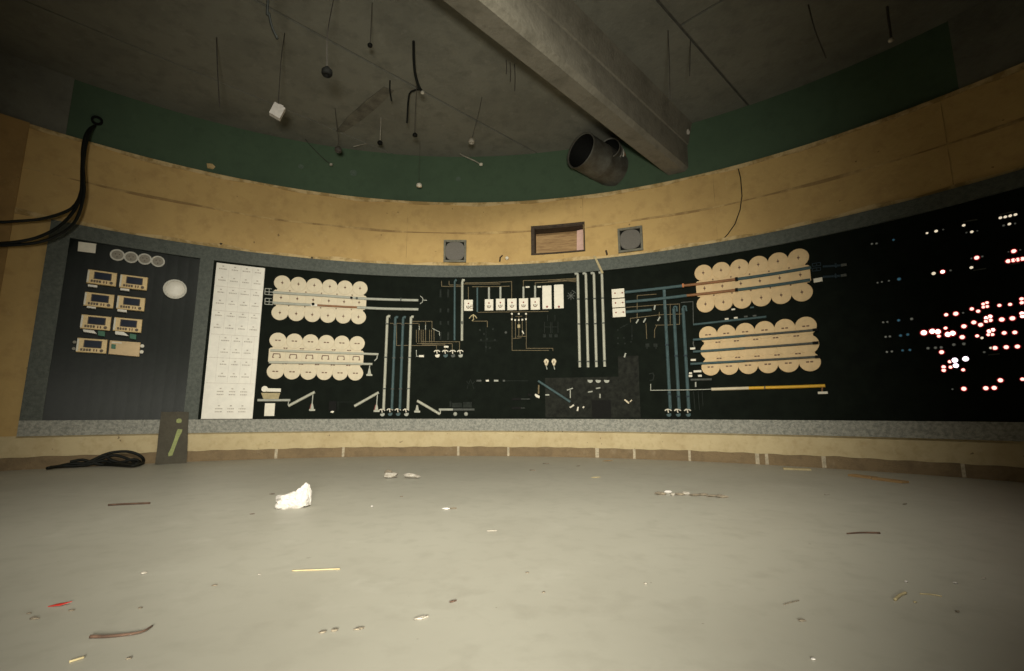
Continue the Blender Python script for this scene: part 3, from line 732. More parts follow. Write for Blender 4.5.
multi('machine_symbol', 'black square symbol with white tick under the lower left discs', 'symbol', [('square', bx(328.8, 336.4, 401, 411, 0, .008), 'dark'), ('tick', MB().prism([S(330, 412.2), S(333, 413.2), S(334.3, 411.2), S(332, 410.8)], 0, .014, .002), 'ivory'), ('outline', lines([[(337, 402), (354, 402)], [(338, 402), (338, 411)]], .5, 0, .004), 'faint')])
pipe([(354.4, 406.2), (378.8, 392.4)], 2.7, 'creampipe', 'sloping pale conveyor strip rising right, left of the four tall pipes', 'sloping conveyor strips', cat='conveyor', name='conveyor_strip', d0=0, d1=.022)
bell(376.7, 408, 'pale bell valve hanging at the foot of the first tall white pipe', hang=(377.5, 394.5))
# four tall pipes with elbows and bottom valves
tall = [((387.7, 318), (383.4, 409.3), 'lightpipe', 'creampipe', 'outer left white'), ((395.5, 319), (391.8, 409.3), 'blue', 'blue', 'inner left blue'), ((403.4, 319), (399.7, 409.3), 'blue', 'blue', 'inner right blue'), ((411, 318.6), (408, 409), 'lightpipe', 'creampipe', 'outer right white')]
for tp, bt, m, m2, l in tall:
    a = (S(*tp)[0] + S(*bt)[0]) / 2; z1, z0 = S(*tp)[1], S(*bt)[1]; w = pm(395, 360, 2.7)
    t = wthing('tall_pipe', a, z0, '%s vertical pipe of the four left of centre' % l, 'pipe', 'four tall pipes left of centre')
    sf_ = wobj('shaft', MB().ribbon([(a, z0), (a, z1)], w, .009, .03), m2, t)
    wobj('elbow', MB().ribbon([(a, z1 - .002), (a + .002, z1 + .012), (a + .018, z1 + .026), (a + .042, z1 + .024)], w, .009, .032), m2, t)
    for f in (.22, .56, .93): sub('joint', MB().box(a - w * .58, a + w * .58, z0 + (z1 - z0) * f - .009, z0 + (z1 - z0) * f + .009, .009, .034), 'grey', t, sf_)
def tee_valve(px, py, m, label, group, s=1.0):
    u = pm(px, py); a, z = S(px, py); u *= s
    return multi('tee_valve', label, 'valve symbol', [
        ('handle', MB().ribbon([(a - 3 * u, z + 2.2 * u), (a - 1.5 * u, z + 3.4 * u), (a + 1.4 * u, z + 3.4 * u), (a + 3 * u, z + 2.2 * u)], u * 1.2, 0, .016), 'ivory'),
        ('stem', MB().ribbon([(a - .4 * u, z + 3 * u), (a + .2 * u, z + .2 * u)], u * 1.1, 0, .014), 'ivory'),
        ('wheel', MB().prism([(a + .5 * u + 2.3 * u * math.cos(q), z - 1.4 * u + 2.2 * u * math.sin(q)) for q in [PI * .95 + PI * 1.25 * i / 12 for i in range(13)]], 0, .018, .004), m)], group)
for (x, y), m, l in zip([(382, 412.8), (389.8, 412.4), (397.8, 412.4), (406, 412.6)], ('lightpipe', 'blue', 'blue', 'lightpipe'), ORD):
    tee_valve(x, y, m, '%s small valve from left at the feet of the four tall pipes' % l, 'valves under the four tall pipes')
bell(417.2, 408.6, 'pale bell valve right of the four tall pipes', red=False, hang=None)
pipe([(417.2, 400.8), (440, 414.2)], 2.7, 'creampipe', 'pale conveyor strip sloping down right of the four tall pipes', 'sloping conveyor strips', cat='conveyor', name='conveyor_strip', d0=0, d1=.022)
multi('conveyor_strip', 'horizontal conveyor strip fading to grey near the bottom edge, with a grey machine on it', 'conveyor',
      [('strip', rb([(439, 409.6), (453, 409.6)], 2.4, 0, .02, True), 'lightpipe'), ('grey_length', rb([(453, 409.6), (474.5, 409.6)], 2.4, 0, .02, True), 'grey'),
       ('end_drop', rb([(440.6, 409), (440.3, 414)], 1, 0, .018), 'creampipe'), ('machine', merge(bx(452, 462, 402.8, 407.6, 0, .012), bx(463, 472, 402, 407.8, 0, .012), bx(449.5, 451.5, 401.5, 407, 0, .01)), 'faint')])
for x, l in ((455.2, 'left'), (466, 'right')): wobj('drum_symbol', MB().dome(*S(x, 414), pm(x, 414, 2.1), 0, .02), 'lightpipe', None, None, '%s pale round knob under the greying conveyor strip' % l, 'symbol', 'round knobs under the conveyor')
# thin ochre pipework between left pipes and centre
net = lines([[(390, 323.4), (418.5, 323.4)], [(412, 321.4), (432, 321.4), (432, 328), (434, 330), (434, 342)], [(419.2, 323.6), (419.2, 330)], [(425.6, 322), (425.6, 342.5)],
             [(416.4, 329.8), (416.4, 342.5)], [(418.8, 329.8), (418.8, 342.5)], [(421.2, 329.8), (421.2, 342.5)], [(423.2, 329.8), (423.2, 342.5)], [(429.6, 329.8), (429.6, 342.5)], [(431.6, 329.8), (431.6, 342.5)],
             [(421, 341.6), (459.6, 341.8), (459.6, 350.4)], [(421, 343.4), (452.3, 343.6), (452.3, 350.4)], [(396.6, 323.4), (396.6, 345.5), (436.6, 345.4), (436.6, 350.4)], [(422, 344.9), (445, 345), (445.2, 350.4)], [(417, 343.6), (436, 343.8)]], .75)
wobj('thin_pipework', net, 'ochre', None, None, 'thin ochre pipework between the four tall pipes and four small valves', 'pipework')
wobj('thin_pipework', lines([[(432.5, 328.5), (439.4, 332), (439.6, 336)], [(416.4, 350), (416.4, 356.3), (419, 356.3)], [(419.2, 326), (419.4, 330)], [(425.6, 325), (425.6, 330)]], .7, .007, .011), 'lightpipe', None, None, 'pale branch lines beside the thin ochre pipework', 'pipework')
wobj('dash_symbol', bx(419, 424, 355.2, 357.2), 'ivory', None, None, 'short white dash left of the four small valves', 'symbol', 'white dashes')
wobj('dash_symbol', bx(444, 448.6, 346, 347.7, .007, .018), 'ivory', None, None, 'short white dash above the four small valves', 'symbol', 'white dashes')
for (x, m), l in zip([(437, 'ivory'), (445.2, 'blue'), (452.6, 'grey'), (460.2, 'lightpipe')], ORD):
    tee_valve(x, 354, m, '%s small valve from left under the thin ochre pipework' % l, 'valves under the ochre pipework')
wobj('faded_bars', merge(*[bx(x, x + 2, y0, y1, 0, .005) for x in (439.5, 447.2) for y0, y1 in ((289.5, 297.5), (308.5, 312.5), (321, 325), (332, 340))]), 'faint', None, None, 'two columns of faded grey bars left of the tall blue pipe', 'symbol')
pipe([(456.8, 281.4), (455.8, 280.4), (454.8, 282), (454.6, 340.5)], 2, 'blue', 'tall blue pipe beside the first white pipe near the centre', vert=False, d0=.009, name='tall_pipe')
t = pipe([(465, 280.6), (463, 280.4), (462.4, 282.5), (462, 341)], 2.4, 'creampipe', 'tall white hooked pipe left of the small white tiles', d0=.009, name='tall_pipe', joints=[(462.2, 323)])
# top centre
wobj('thin_pipework', lines([[(464, 284), (500.5, 284)], [(465, 283), (490, 282.6), (511.7, 281.6), (511.7, 298.5)], [(441.5, 281), (441.7, 286.4), (461, 286.6)], [(449, 281), (449.2, 285), (461, 285.2)], [(472, 286.8), (500.5, 286.6), (510, 286.2)], [(468.4, 287), (468.4, 300)]], .75), 'ochre', None, None, 'thin ochre pipework above the row of small white tiles', 'pipework')
wobj('thin_pipework', lines([[(523.4, 288), (523.4, 280.6), (545, 280.2), (577, 278.2)], [(535.2, 288), (535.2, 282.8), (552, 282), (577, 280.2)], [(556, 279.6), (576, 281.8)], [(548, 281.4), (576, 279.2)]], .75), 'ochre', None, None, 'thin ochre pipework running to the four white pipes', 'pipework')
wobj('thin_pipework', lines([[(477.4, 312.4), (500, 312), (548.5, 311.4)]], .7), 'ochre', None, None, 'single thin ochre line under the row of white tiles', 'pipework')
pipe([(477.4, 288), (477.4, 312.2)], 1.8, 'blue', 'short blue pipe between the first and second white tiles', d0=.007, name='short_pipe')
for (x, y0, y1), l in zip([(489, 287.5, 299.6), (500.5, 287, 299.2), (523.5, 287, 298.8), (535.2, 286, 298.4)], ('second', 'third', 'fifth', 'sixth')):
    pipe([(x, y0), (x, y1)], 2.0, 'lightpipe', 'short pale pipe rising from the %s small white tile' % l, 'feeder pipes above the white tiles', d0=.007, d1=.022, name='short_pipe')
for x, y, l in ((527.6, 287.2, 'left'), (539.3, 287, 'right')): wobj('dash_symbol', bx(x - 2, x + 2, y - .7, y + .7), 'ivory', None, None, '%s white dash beside the feeder pipes above the tiles' % l, 'symbol', 'white dashes')
tiles = [(464.1, 473, 300, 311), (484.8, 493.4, 299.4, 310.7), (496, 505, 298.9, 310.3), (507.4, 516.8, 298.8, 310.3), (519, 528.3, 298.5, 310), (530.7, 540, 298, 309.9)]
for i, (x0, x1, y0, y1) in enumerate(tiles):
    xm = (x0 + x1) / 2; ym = (y0 + y1) / 2; u = pm(xm, ym); a, z = S(xm, ym)
    t = wthing('equipment_tile', a, S(xm, y1)[1], 'small white tile with red dot and cup mark, %s from left' % ORD[i] if i else 'small white tile with three side marks, beside the tall white hooked pipe', 'tile', 'six small white tiles')
    wobj('face', bx(x0, x1, y0, y1, .0, .018, .003), 'ivory', t)
    wobj('red_dot', MB().disc(a, z + 1.7 * u, .8 * u, .017, .021, 12, .001), 'tagred', t)
    wobj('cup_mark', MB().ribbon([(a - 1.8 * u, z - .6 * u), (a - 1.6 * u, z - 2 * u), (a - .6 * u, z - 2.9 * u), (a + .6 * u, z - 2.9 * u), (a + 1.6 * u, z - 2 * u), (a + 1.8 * u, z - .6 * u)], .7 * u, .017, .021, False), 'mark', t)
    wobj('hub_mark', MB().disc(a, z - 1.1 * u, .9 * u, .017, .0215, 12, .001), 'lightpipe', t)
    if i == 0: wobj('side_marks', MB().box(a + 2.2 * u, a + 4.6 * u, z - .2 * u, z + .3 * u, .017, .02).box(a + 1.8 * u, a + 4.6 * u, z - 1.7 * u, z - 1.2 * u, .017, .02).box(a + 1.8 * u, a + 4.6 * u, z - 3.4 * u, z - 2.9 * u, .017, .02), 'mark', t)
for (q, l) in ((((542.4, 286), (551.5, 285.6), (551.8, 309), (542.6, 309.4)), 'left'), (((554.1, 285), (563.4, 284.6), (563.9, 308.4), (554.4, 308.8)), 'right')):
    a, z = S((q[0][0] + q[1][0]) / 2 + .3, 307)
    multi('tall_plate', '%s tall blank white plate with a dark red dot near its foot' % l, 'plate', [('face', MB().prism(quad(q), 0, .018, .003), 'ivory'), ('red_dot', MB().disc(a, z, pm(550, 300, 1.1), .017, .021, 14), 'tagred')], 'pair of tall white plates')
wobj('chevron_symbol', lines([[(469.2, 318.6), (471.4, 316), (473.4, 314.8), (475.3, 316.2), (477, 318.4)], [(473.3, 315.2), (473.6, 319.6), (472, 321)]], 1.1, 0, .014), 'straw', None, None, 'cream chevron symbol under the first small white tile', 'symbol')
wobj('thin_pipework', lines([[(473, 321.2), (487.4, 321.2), (487.4, 324)], [(487.4, 324), (487.4, 327.2)]], .8), 'ochre', None, None, 'short bent ochre line under the cream chevron', 'pipework')
asm = lines([[(512.1, 313.5), (512.1, 350.4), (549, 350.4)], [(526.3, 313.5), (526.3, 348.4), (552.8, 348.3), (553, 351)], [(515.5, 319.7), (515.5, 338.5)], [(518.9, 316.3), (518.9, 336.4)], [(522.3, 319.7), (522.3, 336.4)], [(515.5, 316.5), (522.3, 316.3)], [(517, 336.4), (526.2, 336.4)], [(512.8, 338.6), (521.6, 337.8)]], .7)
nodes = [(512, 314), (518.9, 314), (526.1, 314), (511.9, 319.5), (515.3, 320.2), (518.9, 320), (522.4, 319.8), (526, 319.4)]
nb_ = MB()
for x, y in nodes: d_ = bx(x - .85, x + .85, y - .85, y + .85, .006, .016, .002); nb_.add(d_.v, d_.f)
multi('manifold_diagram', 'small ochre manifold with pale nodes under the middle white tiles', 'pipework', [('lines', asm, 'ochre'), ('node_row', nb_, 'ivory'), ('yellow_node', bx(517.6, 520.2, 324.6, 328, .006, .018, .003), 'straw'), ('needle', rb([(522.2, 331), (524, 334)], 1, .006, .014), 'ivory')])
wobj('faded_symbol', merge(*[lines([[(x, 315), (x, 321)], [(x - 3, 322), (x - 3, 333)], [(x + 3, 322), (x + 3, 333)], [(x - 3, 327), (x + 3, 327)]], .8, 0, .005) for x in (547.5, 555)], *[bx(x - 1.6, x + 1.6, 334, 337.5, 0, .006) for x in (544.5, 550.5, 556)]), 'faint', None, None, 'faded grey column symbols under the tall white plates', 'symbol')
wobj('faded_symbol', merge(*[bx(x - 1, x + 1, y - 1, y + 1, 0, .005) for x, y in ((480, 330), (484, 334), (493, 329), (481, 340), (487, 339), (495, 340), (486, 347), (490, 348))], lines([[(478, 341), (498, 341)], [(486, 328), (486, 352)]], .5, 0, .003)), 'faint', None, None, 'faded grey dotted symbol under the short bent ochre line', 'symbol')
wobj('pale_speck', MB().dome(*S(505.8, 332.5), pm(505, 332, 1.4), 0, .01, 12, 3), 'grey', None, None, 'dull oval speck left of the ochre manifold', 'symbol')
for x, l in ((546.4, 'left'), (554, 'right')):
    u = pm(x, 362); a, z = S(x, 362)
    multi('pear_valve', '%s cream pear shaped valve under the ochre manifold line' % l, 'valve symbol', [('bulb', MB().prism([(a + u * 2.5 * math.cos(q) * (1 if math.sin(q) > -.2 else .75), z + u * (3.2 if math.sin(q) > 0 else 4) * math.sin(q)) for q in [2 * PI * i / 18 for i in range(18)]], 0, .024, .008), 'cream'),
          ('slot', MB().box(a - .4 * u, a + .4 * u, z - 1.5 * u, z + 1 * u, .023, .0255), 'mark'), ('stem', MB().ribbon([(a - .2 * u, z - 3.8 * u), (a + .6 * u, z - 7.5 * u)], u, 0, .012), 'lightpipe')], 'pair of cream pear valves')
for i, (x, w) in enumerate(((479, 2.5), (487.4, 1.6), (496.2, 2.2), (504, 1.2))):
    wobj('dash_symbol', bx(x - w, x + w, 379.8, 381.6, 0, .012), ('grey', 'ivory', 'lightpipe', 'grey')[i], None, None, '%s of four pale dashes in a row below the centre' % ORD[i], 'symbol', 'row of pale dashes below the centre')
wobj('faded_symbol', lines([[(466.5, 381), (468.5, 384), (470.5, 379.5), (472.5, 384), (475, 381)], [(468, 385), (467, 389)], [(472.5, 385), (474, 389)], [(506, 380.8), (528, 380.9)]], .7, 0, .005), 'faint', None, None, 'faded grey zigzag symbol left of the four pale dashes', 'symbol')
multi('conveyor_strip', 'blue grey conveyor strip sloping down right in the lower centre', 'conveyor', [('strip', rb([(538.2, 381), (570.4, 402)], 2.3, .002, .022, True), 'blue'), ('drop', rb([(538.8, 385), (538.6, 394)], 1.5, 0, .012), 'ochre')], 'sloping conveyor strips')
wobj('loose_tag', MB().prism([S(536, 397), S(539.4, 398.4), S(540, 396), S(535.4, 393.6), S(534.8, 395)], 0, .022, .004), 'ivory', None, None, 'bright cream tag below the top of the blue conveyor strip', 'symbol')
wobj('dash_symbol', bx(545.4, 549.4, 394.2, 395.6), 'lightpipe', None, None, 'short dull dash under the blue conveyor strip', 'symbol', 'white dashes')
for (x0, x1, y), l in (((512, 521, 399), 'upper'), ((512, 521, 408), 'lower')):
    multi('slot_symbol', '%s dark slot with grey line in the lower centre' % l, 'symbol', [('slot', bx(x0, x1, y - 1.2, y + 1.2, 0, .006, .001), 'dark'), ('line', lines([[(x1, y), (x1 + (9 if l == 'upper' else 4), y)]], .6, 0, .005), 'grey')], 'dark slots')
wobj('slot_symbol', bx(528, 531.6, 393.6, 396), 'dark', None, None, 'small black block left of the bright cream tag', 'symbol')
multi('tee_symbol', 'thin pale tee symbol at the lower end of the blue conveyor strip', 'symbol', [('bar', rb([(567, 390.2), (573, 388.2)], 1.1, 0, .012), 'lightpipe'), ('stem', rb([(570.3, 390), (570.4, 398)], .9, 0, .01), 'lightpipe')])
for q, l in (([(570, 407.6), (574, 405)], 'left'), ([(578.2, 406.8), (577.4, 411)], 'middle'), ([(583, 408), (584, 406.4)], 'right')):
    wobj('loose_tag', MB().ribbon(path(q), pm(578, 408, 1.7), 0, .016), 'ivory', None, None, '%s of three cream chips at the foot of the blue conveyor strip' % l, 'symbol', 'three cream chips')
for x, l in ((590.3, 'left'), (598.3, 'middle'), (606.8, 'right')):
    u = pm(x, 381); a, z = S(x, 381)
    wobj('half_round_symbol', MB().prism([(a + 2.7 * u * math.cos(q), z + .6 * u + 2.6 * u * math.sin(q)) for q in [PI * .92 + PI * 1.1 * i / 12 for i in range(13)]], 0, .018, .004), 'lightpipe', None, None, '%s of three pale half round cups below the four white pipes' % l, 'symbol', 'three half round cups')
for q, l in (([(596, 388.6), (600.4, 387.8)], 'upper flat'), ([(588, 392.2), (592.6, 391.4)], 'left flat'), ([(600, 393.8), (600, 398)], 'upright')):
    wobj('loose_tag', MB().ribbon(path(q), pm(598, 390, 1.5), 0, .014), 'lightpipe', None, None, '%s pale chip under the three half round cups' % l, 'symbol', 'chips under the cups')
wobj('dark_patch', bx(592, 611, 400.2, 418, .001, .003, .0005), 'dark', None, None, 'darker square sheet below the pale chips at the bottom edge', 'patch')
wobj('loose_tag', merge(rb([(624.6, 399.6), (627, 401.4), (629, 403.4)], 1.5, 0, .016), rb([(630, 401.8), (632, 400)], 1.1, 0, .014)), 'cream', None, None, 'small bright cream chip on the grey worn patch', 'symbol')
wobj('loose_tag', rb([(625.8, 353.2), (624.4, 357.4)], 1.5, 0, .016), 'lightpipe', None, None, 'pale upright chip above the grey worn patch', 'symbol')
# four white pipes right of centre
for (x0, y0), (x1, y1), l in (((577.4, 275.2), (580.4, 367.4), ORD[0]), ((585.4, 275), (588.8, 367.4), ORD[1]), ((593.6, 274.6), (597, 367.2), ORD[2]), ((601.6, 274), (605.2, 366.8), ORD[3])):
    a = (S(x0, y0)[0] + S(x1, y1)[0]) / 2; z1, z0 = S(x0, y0)[1], S(x1, y1)[1]; w = pm(590, 320, 2.6)
    t = wthing('tall_pipe', a, z0, '%s from left of the four tall white pipes right of centre' % l, 'pipe', 'four tall white pipes')
    sf_ = wobj('shaft', MB().ribbon([(a, z0), (a, z1)], w, .009, .03), 'creampipe', t)
    wobj('elbow', MB().ribbon([(a, z1 - .002), (a - .003, z1 + .012), (a - .018, z1 + .022), (a - .045, z1 + .02)], w, .009, .032), 'lightpipe', t)
    for f in (.06, .46, .73): sub('joint', MB().box(a - w * .58, a + w * .58, z0 + (z1 - z0) * f - .009, z0 + (z1 - z0) * f + .009, .009, .034), 'grey', t, sf_)
wobj('star_symbol', lines([[(567, 296), (575, 296)], [(571, 292), (571, 300)], [(568, 293), (574, 299)], [(574, 293), (568, 299)], [(572, 290.5), (576, 293)]], .8, 0, .006), 'grey', None, None, 'faded grey star symbol between tall plates and white pipes', 'symbol')
# -- right part
for (x0, x1, y0, y1), l in zip([(611.6, 624.7, 288.8, 298.2), (612, 625.3, 298.7, 307.7), (612.5, 625.9, 308.1, 317.4)], ('top', 'middle', 'bottom')):
    xm, ym = (x0 + x1) / 2, (y0 + y1) / 2
    t = wthing('connection_tile', *S(xm, y1), '%s of three stacked white tiles right of the white pipes' % l, 'tile', 'three stacked white tiles')
    wobj('face', bx(x0 + .2, x1 - .2, y0 + .2, y1 - .2, 0, .018, .003), 'ivory', t)
    for dx in (-3, 4.3): wobj('dot', MB().disc(*S(xm + dx, ym - .2 - dx * .06), pm(xm, ym, .8), .017, .021, 12, .001), 'tagred', t)
    wobj('line_mark', lines([[(xm + 1.5, ym), (xm + 6, ym - .4)]], .3, .0175, .0195), 'mark_grey', t)
multi('long_pipe', 'uppermost long blue pipe crossing the upper right discs, partly orange', 'pipe',
      [('blue_length', rb([(625.5, 292.5), (655, 289.4), (683.4, 286)], 2.8, .0165, .034, True), 'blue'), ('orange_length', rb([(683.4, 286), (710, 283), (736.6, 279.6)], 2.6, .0165, .034, True), 'rust'), ('blue_length', rb([(736.6, 279.6), (775, 274), (811.5, 267.8)], 2.8, .0165, .034, True), 'blue'),
       ('joint', MB().box(S(683.4, 286)[0] - .012, S(683.4, 286)[0] + .012, S(683.4, 287.8)[1], S(683.4, 284.2)[1], .0165, .038), 'orange'), ('joint', MB().box(S(736.6, 279.6)[0] - .012, S(736.6, 279.6)[0] + .02, S(737, 281.4)[1], S(737, 277.8)[1], .0165, .038), 'dark')], 'long blue pipes through the upper right discs')
multi('long_pipe', 'second long blue pipe crossing the upper right discs, partly orange brown', 'pipe',
      [('blue_length', rb([(625.7, 302.3), (655, 299.6), (687, 295.8)], 2.8, .0165, .034, True), 'blue'), ('orange_length', rb([(687, 295.8), (712, 293.2), (736.6, 290.3)], 2.6, .0165, .034, True), 'rust'), ('blue_length', rb([(736.6, 290.3), (775, 285.4), (810.6, 280.2)], 2.8, .0165, .034, True), 'blue'),
       ('joint', MB().box(S(736.6, 290.3)[0] - .012, S(736.6, 290.3)[0] + .02, S(737, 292)[1], S(737, 288.6)[1], .0165, .038), 'dark')], 'long blue pipes through the upper right discs')
multi('short_pipe', 'short blue pipe leaving the bottom stacked white tile', 'pipe', [('strip', rb([(626.2, 312.2), (651.8, 310)], 2.8, .0095, .03, True), 'blue'), ('end_tick', rb([(655.2, 305.5), (654.4, 310)], 1.5, .008, .02), 'lightpipe')])
wobj('thin_pipework', lines([[(637.2, 318.6), (637.3, 295.6), (656.5, 294.2)], [(626, 307.4), (657, 305), (680, 304)], [(630.6, 322.5), (630.4, 318.4), (660, 314.8), (682, 314)], [(670.3, 304.6), (670.3, 325), (655.4, 325.2)], [(679.6, 303.6), (679.6, 324.2), (670.3, 325)], [(659.4, 312), (659, 321)], [(657, 325.3), (654.6, 330), (654.6, 338)], [(646, 323), (646.8, 339)]], .75), 'ochre', None, None, 'thin ochre pipework among the three blue vertical pipes', 'pipework')
for (x, y), l in zip([(637.5, 321.4), (644.8, 320.6), (659, 319)], ('left', 'middle', 'right')): wobj('loose_tag', rb([(x + 1.2, y - 2), (x - 1.2, y + 2)], 1.3, .008, .02), 'lightpipe', None, None, '%s of three slanted pale ticks under the short blue pipe' % l, 'symbol', 'slanted pale ticks')
wobj('faded_symbol', merge(*[bx(x - .8, x + .8, y - .8, y + .8, 0, .005) for x, y in ((624, 326), (618, 330), (618, 338), (624, 338), (632, 336), (618, 343.5), (625, 343.5), (631, 342), (648, 345.5), (655.5, 345.5), (647, 348), (656, 348))], lines([[(632, 325), (632, 340)], [(620, 328), (628, 324)]], .6, 0, .004), bx(645.5, 649.5, 343.5, 347, 0, .004), bx(653.5, 657.5, 343.5, 347, 0, .004)), 'faint', None, None, 'faded grey dots and dashes under the stacked white tiles', 'symbol')
wobj('faded_symbol', lines([[(649, 374), (653, 373), (654, 376), (653, 380), (649.5, 380.5)]], 1.2, 0, .006), 'faint', None, None, 'faded grey bracket left of the three blue vertical pipes', 'symbol')
for (x0, y0), (x1, y1), l, hook in (((663.6, 288.5), (670.9, 409), 'left', 0), ((673.4, 308.6), (679.7, 409), 'middle', 1), ((682.8, 308.2), (689.1, 409), 'right', 1)):
    a = (S(x0, y0)[0] + S(x1, y1)[0]) / 2; z1, z0 = S(x0, y0)[1], S(x1, y1)[1]; w = pm(675, 350, 2.9)
    t = wthing('tall_pipe', a, z0, '%s of the three tall blue pipes right of centre' % l, 'pipe', 'three tall blue pipes')
    sf_ = wobj('shaft', MB().ribbon([(a, z0), (a, z1)], w, .009, .0145), 'blue', t)
    wobj('shaft_ridge', MB().ribbon([(a, z0), (a, S(677, 309)[1])], w * .7, .0145, .028), 'blue', t)
    if hook: wobj('elbow', MB().ribbon([(a, z1 - .002), (a + .004, z1 + .018), (a + .022, z1 + .026), (a + .04, z1 + .016), (a + .044, z1 - .05)], w * .6, .009, .024), 'blue', t)
    for f in (.12, .52): sub('joint', MB().box(a - w * .56, a + w * .56, z0 + (z1 - z0) * f - .01, z0 + (z1 - z0) * f + .01, .009, .031), 'navy', t, sf_)
for x, l in ((668.4, 'left'), (677.8, 'middle'), (687.8, 'right')): tee_valve(x, 413, 'blue', '%s small valve at the feet of the three blue pipes' % l, 'valves under the three blue pipes', 1.05)
multi('long_pipe', 'bent pipe between the two right disc blocks, ending in a blue strip', 'pipe', [('thin_line', lines([[(681, 302.6), (693, 301.6), (693.4, 323.9)]], .8), 'grey'), ('blue_strip', rb([(693.4, 324.7), (730, 320.6), (766.5, 316.8)], 2.2, .0, .02, True), 'blue')])
for i, (x, y, m) in enumerate([(733.5, 309.6, 'ivory'), (752.3, 307.7, 'blue'), (726.9, 319.2, 'ivory'), (736, 318, 'ivory'), (746, 316.8, 'grey'), (754.8, 316, 'grey')]):
    wobj('dash_symbol', bx(x - 1.9, x + 1.9, y - .8, y + .8, .0145 if i < 2 else 0, .022), m, None, None, ('left white' if i == 0 else 'right bluish') + ' dash at the lower edge of the upper right discs' if i < 2 else '%s of four dashes above the blue strip between the right disc blocks' % ORD[i - 2], 'symbol', 'dashes between the right disc blocks')
# devices at the right end of the upper right block
fbx = MB()
for y0 in (262.6, 267.4):
    r = lines([[(812.4, y0 + 1.2), (820.6, y0)], [(812.6, y0 + 4), (820.8, y0 + 3)], [(812.4, y0 + 1.2), (812.6, y0 + 4)], [(820.6, y0), (820.8, y0 + 3)], [(816.6, y0 + .6), (816.8, y0 + 3.6)]], .7, 0, .016); fbx.add(r.v, r.f)
wobj('ladder_symbol', fbx, 'navy', None, None, 'dark blue ladder symbol at the right end of the upper right discs', 'symbol')
wobj('equipment_tile', MB().prism(quad([(813.6, 279), (822.4, 277.4), (822.9, 281.4), (814, 283)]), 0, .018, .003), 'ivory', None, None, 'small white tile at the right end of the second long blue pipe', 'tile')
for y, l in ((266, 'upper'), (276.4, 'lower')):
    multi('end_arm', '%s dark blue arm with pale tip right of the upper right discs' % l, 'symbol', [('arm', rb([(823, y + .6), (840.6, y - .6)], 2.4, 0, .016, True), 'navy'), ('collar', bx(835, 837, y - 2.6, y + 1.8, 0, .02), 'navy'), ('tip', bx(841, 847, y - 2.2, y + .4, 0, .02), 'grey')], 'arms right of the upper right discs')
# lower right block pipes and marks
for q, l in (([(693.4, 340), (750, 335.6), (818, 330)], 'upper'), ([(693.4, 351.9), (750, 348), (818, 343)], 'middle'), ([(690.8, 364.1), (750, 360.8), (820.4, 356.8)], 'lower')):
    xm = 745.5; ys = q[1][1] + (xm - 750) * -.07
    multi('long_pipe', '%s of three blue grey pipes crossing the lower right discs' % l, 'pipe', [('light_length', rb([q[0], (xm, ys)], 2.4, .0165, .034, True), 'blue'), ('dark_length', rb([(xm, ys), q[2]], 2.2, .0165, .034, True), 'grey'), ('end_cap', bx(q[2][0] - 5, q[2][0] + 1, q[2][1] - 1.3, q[2][1] + 1.5, .0165, .037), 'dark')], 'three blue grey pipes through the lower right discs')
wobj('thin_pipework', lines([[(693.6, 341), (693.2, 344), (694.5, 347.5)]], 1.2), 'grey', None, None, 'short hook at the left end of the upper blue grey pipe', 'pipework')
for i, (x, y, w) in enumerate([(692.8, 348.6, 2.6), (693.4, 360, 2.6), (697.6, 371.3, 4), (690.6, 373.3, 1.6), (690.6, 376, 1.8), (700, 375.8, 1.9)]):
    wobj('dash_symbol', bx(x - w, x + w, y - 1, y + 1, 0, .014), 'ivory', None, None, '%s white dash down the left side of the lower right discs' % ORD[i], 'symbol', 'white dashes left of the lower right discs')
multi('conveyor_strip', 'short grey bar with a pale tick below, lower left of the lower right discs', 'conveyor', [('bar', rb([(690.8, 379.8), (711.8, 379.3)], 2.2, 0, .018, True), 'grey'), ('tick', rb([(695.8, 382), (695.8, 387)], 1.3, 0, .014), 'lightpipe')])
wobj('faded_symbol', lines([[(693.5, 390), (695, 410)], [(698, 390), (699.5, 410)], [(702, 391), (703, 406)]], .8, 0, .004), 'faint', None, None, 'faded grey vertical lines right of the three blue pipes', 'symbol')
wobj('thin_pipework', lines([[(651, 384), (651, 390.4), (690, 389.9), (712, 389.3)]], .8, .029, .033), 'lightpipe', None, None, 'thin grey line leading to the yellow bar', 'pipework')
multi('yellow_bar', 'long yellow bar with a cream left end under the lower right discs', 'bar', [('cream_length', rb([(711.6, 389.3), (749, 388.1)], 3, 0, .024, True), 'cream'), ('yellow_length', rb([(749, 388.1), (790, 387), (825.4, 385.7)], 3, 0, .024, True), 'yellowbar'), ('joint', MB().box(S(765, 387.6)[0] - .008, S(765, 387.6)[0] + .008, S(765, 389.2)[1], S(765, 386)[1], 0, .027), 'ochre'), ('drop', rb([(822.4, 387), (822.2, 392)], 1.2, 0, .016), 'rust'), ('foot', bx(818, 828, 391.6, 394, 0, .018), 'ivory')])

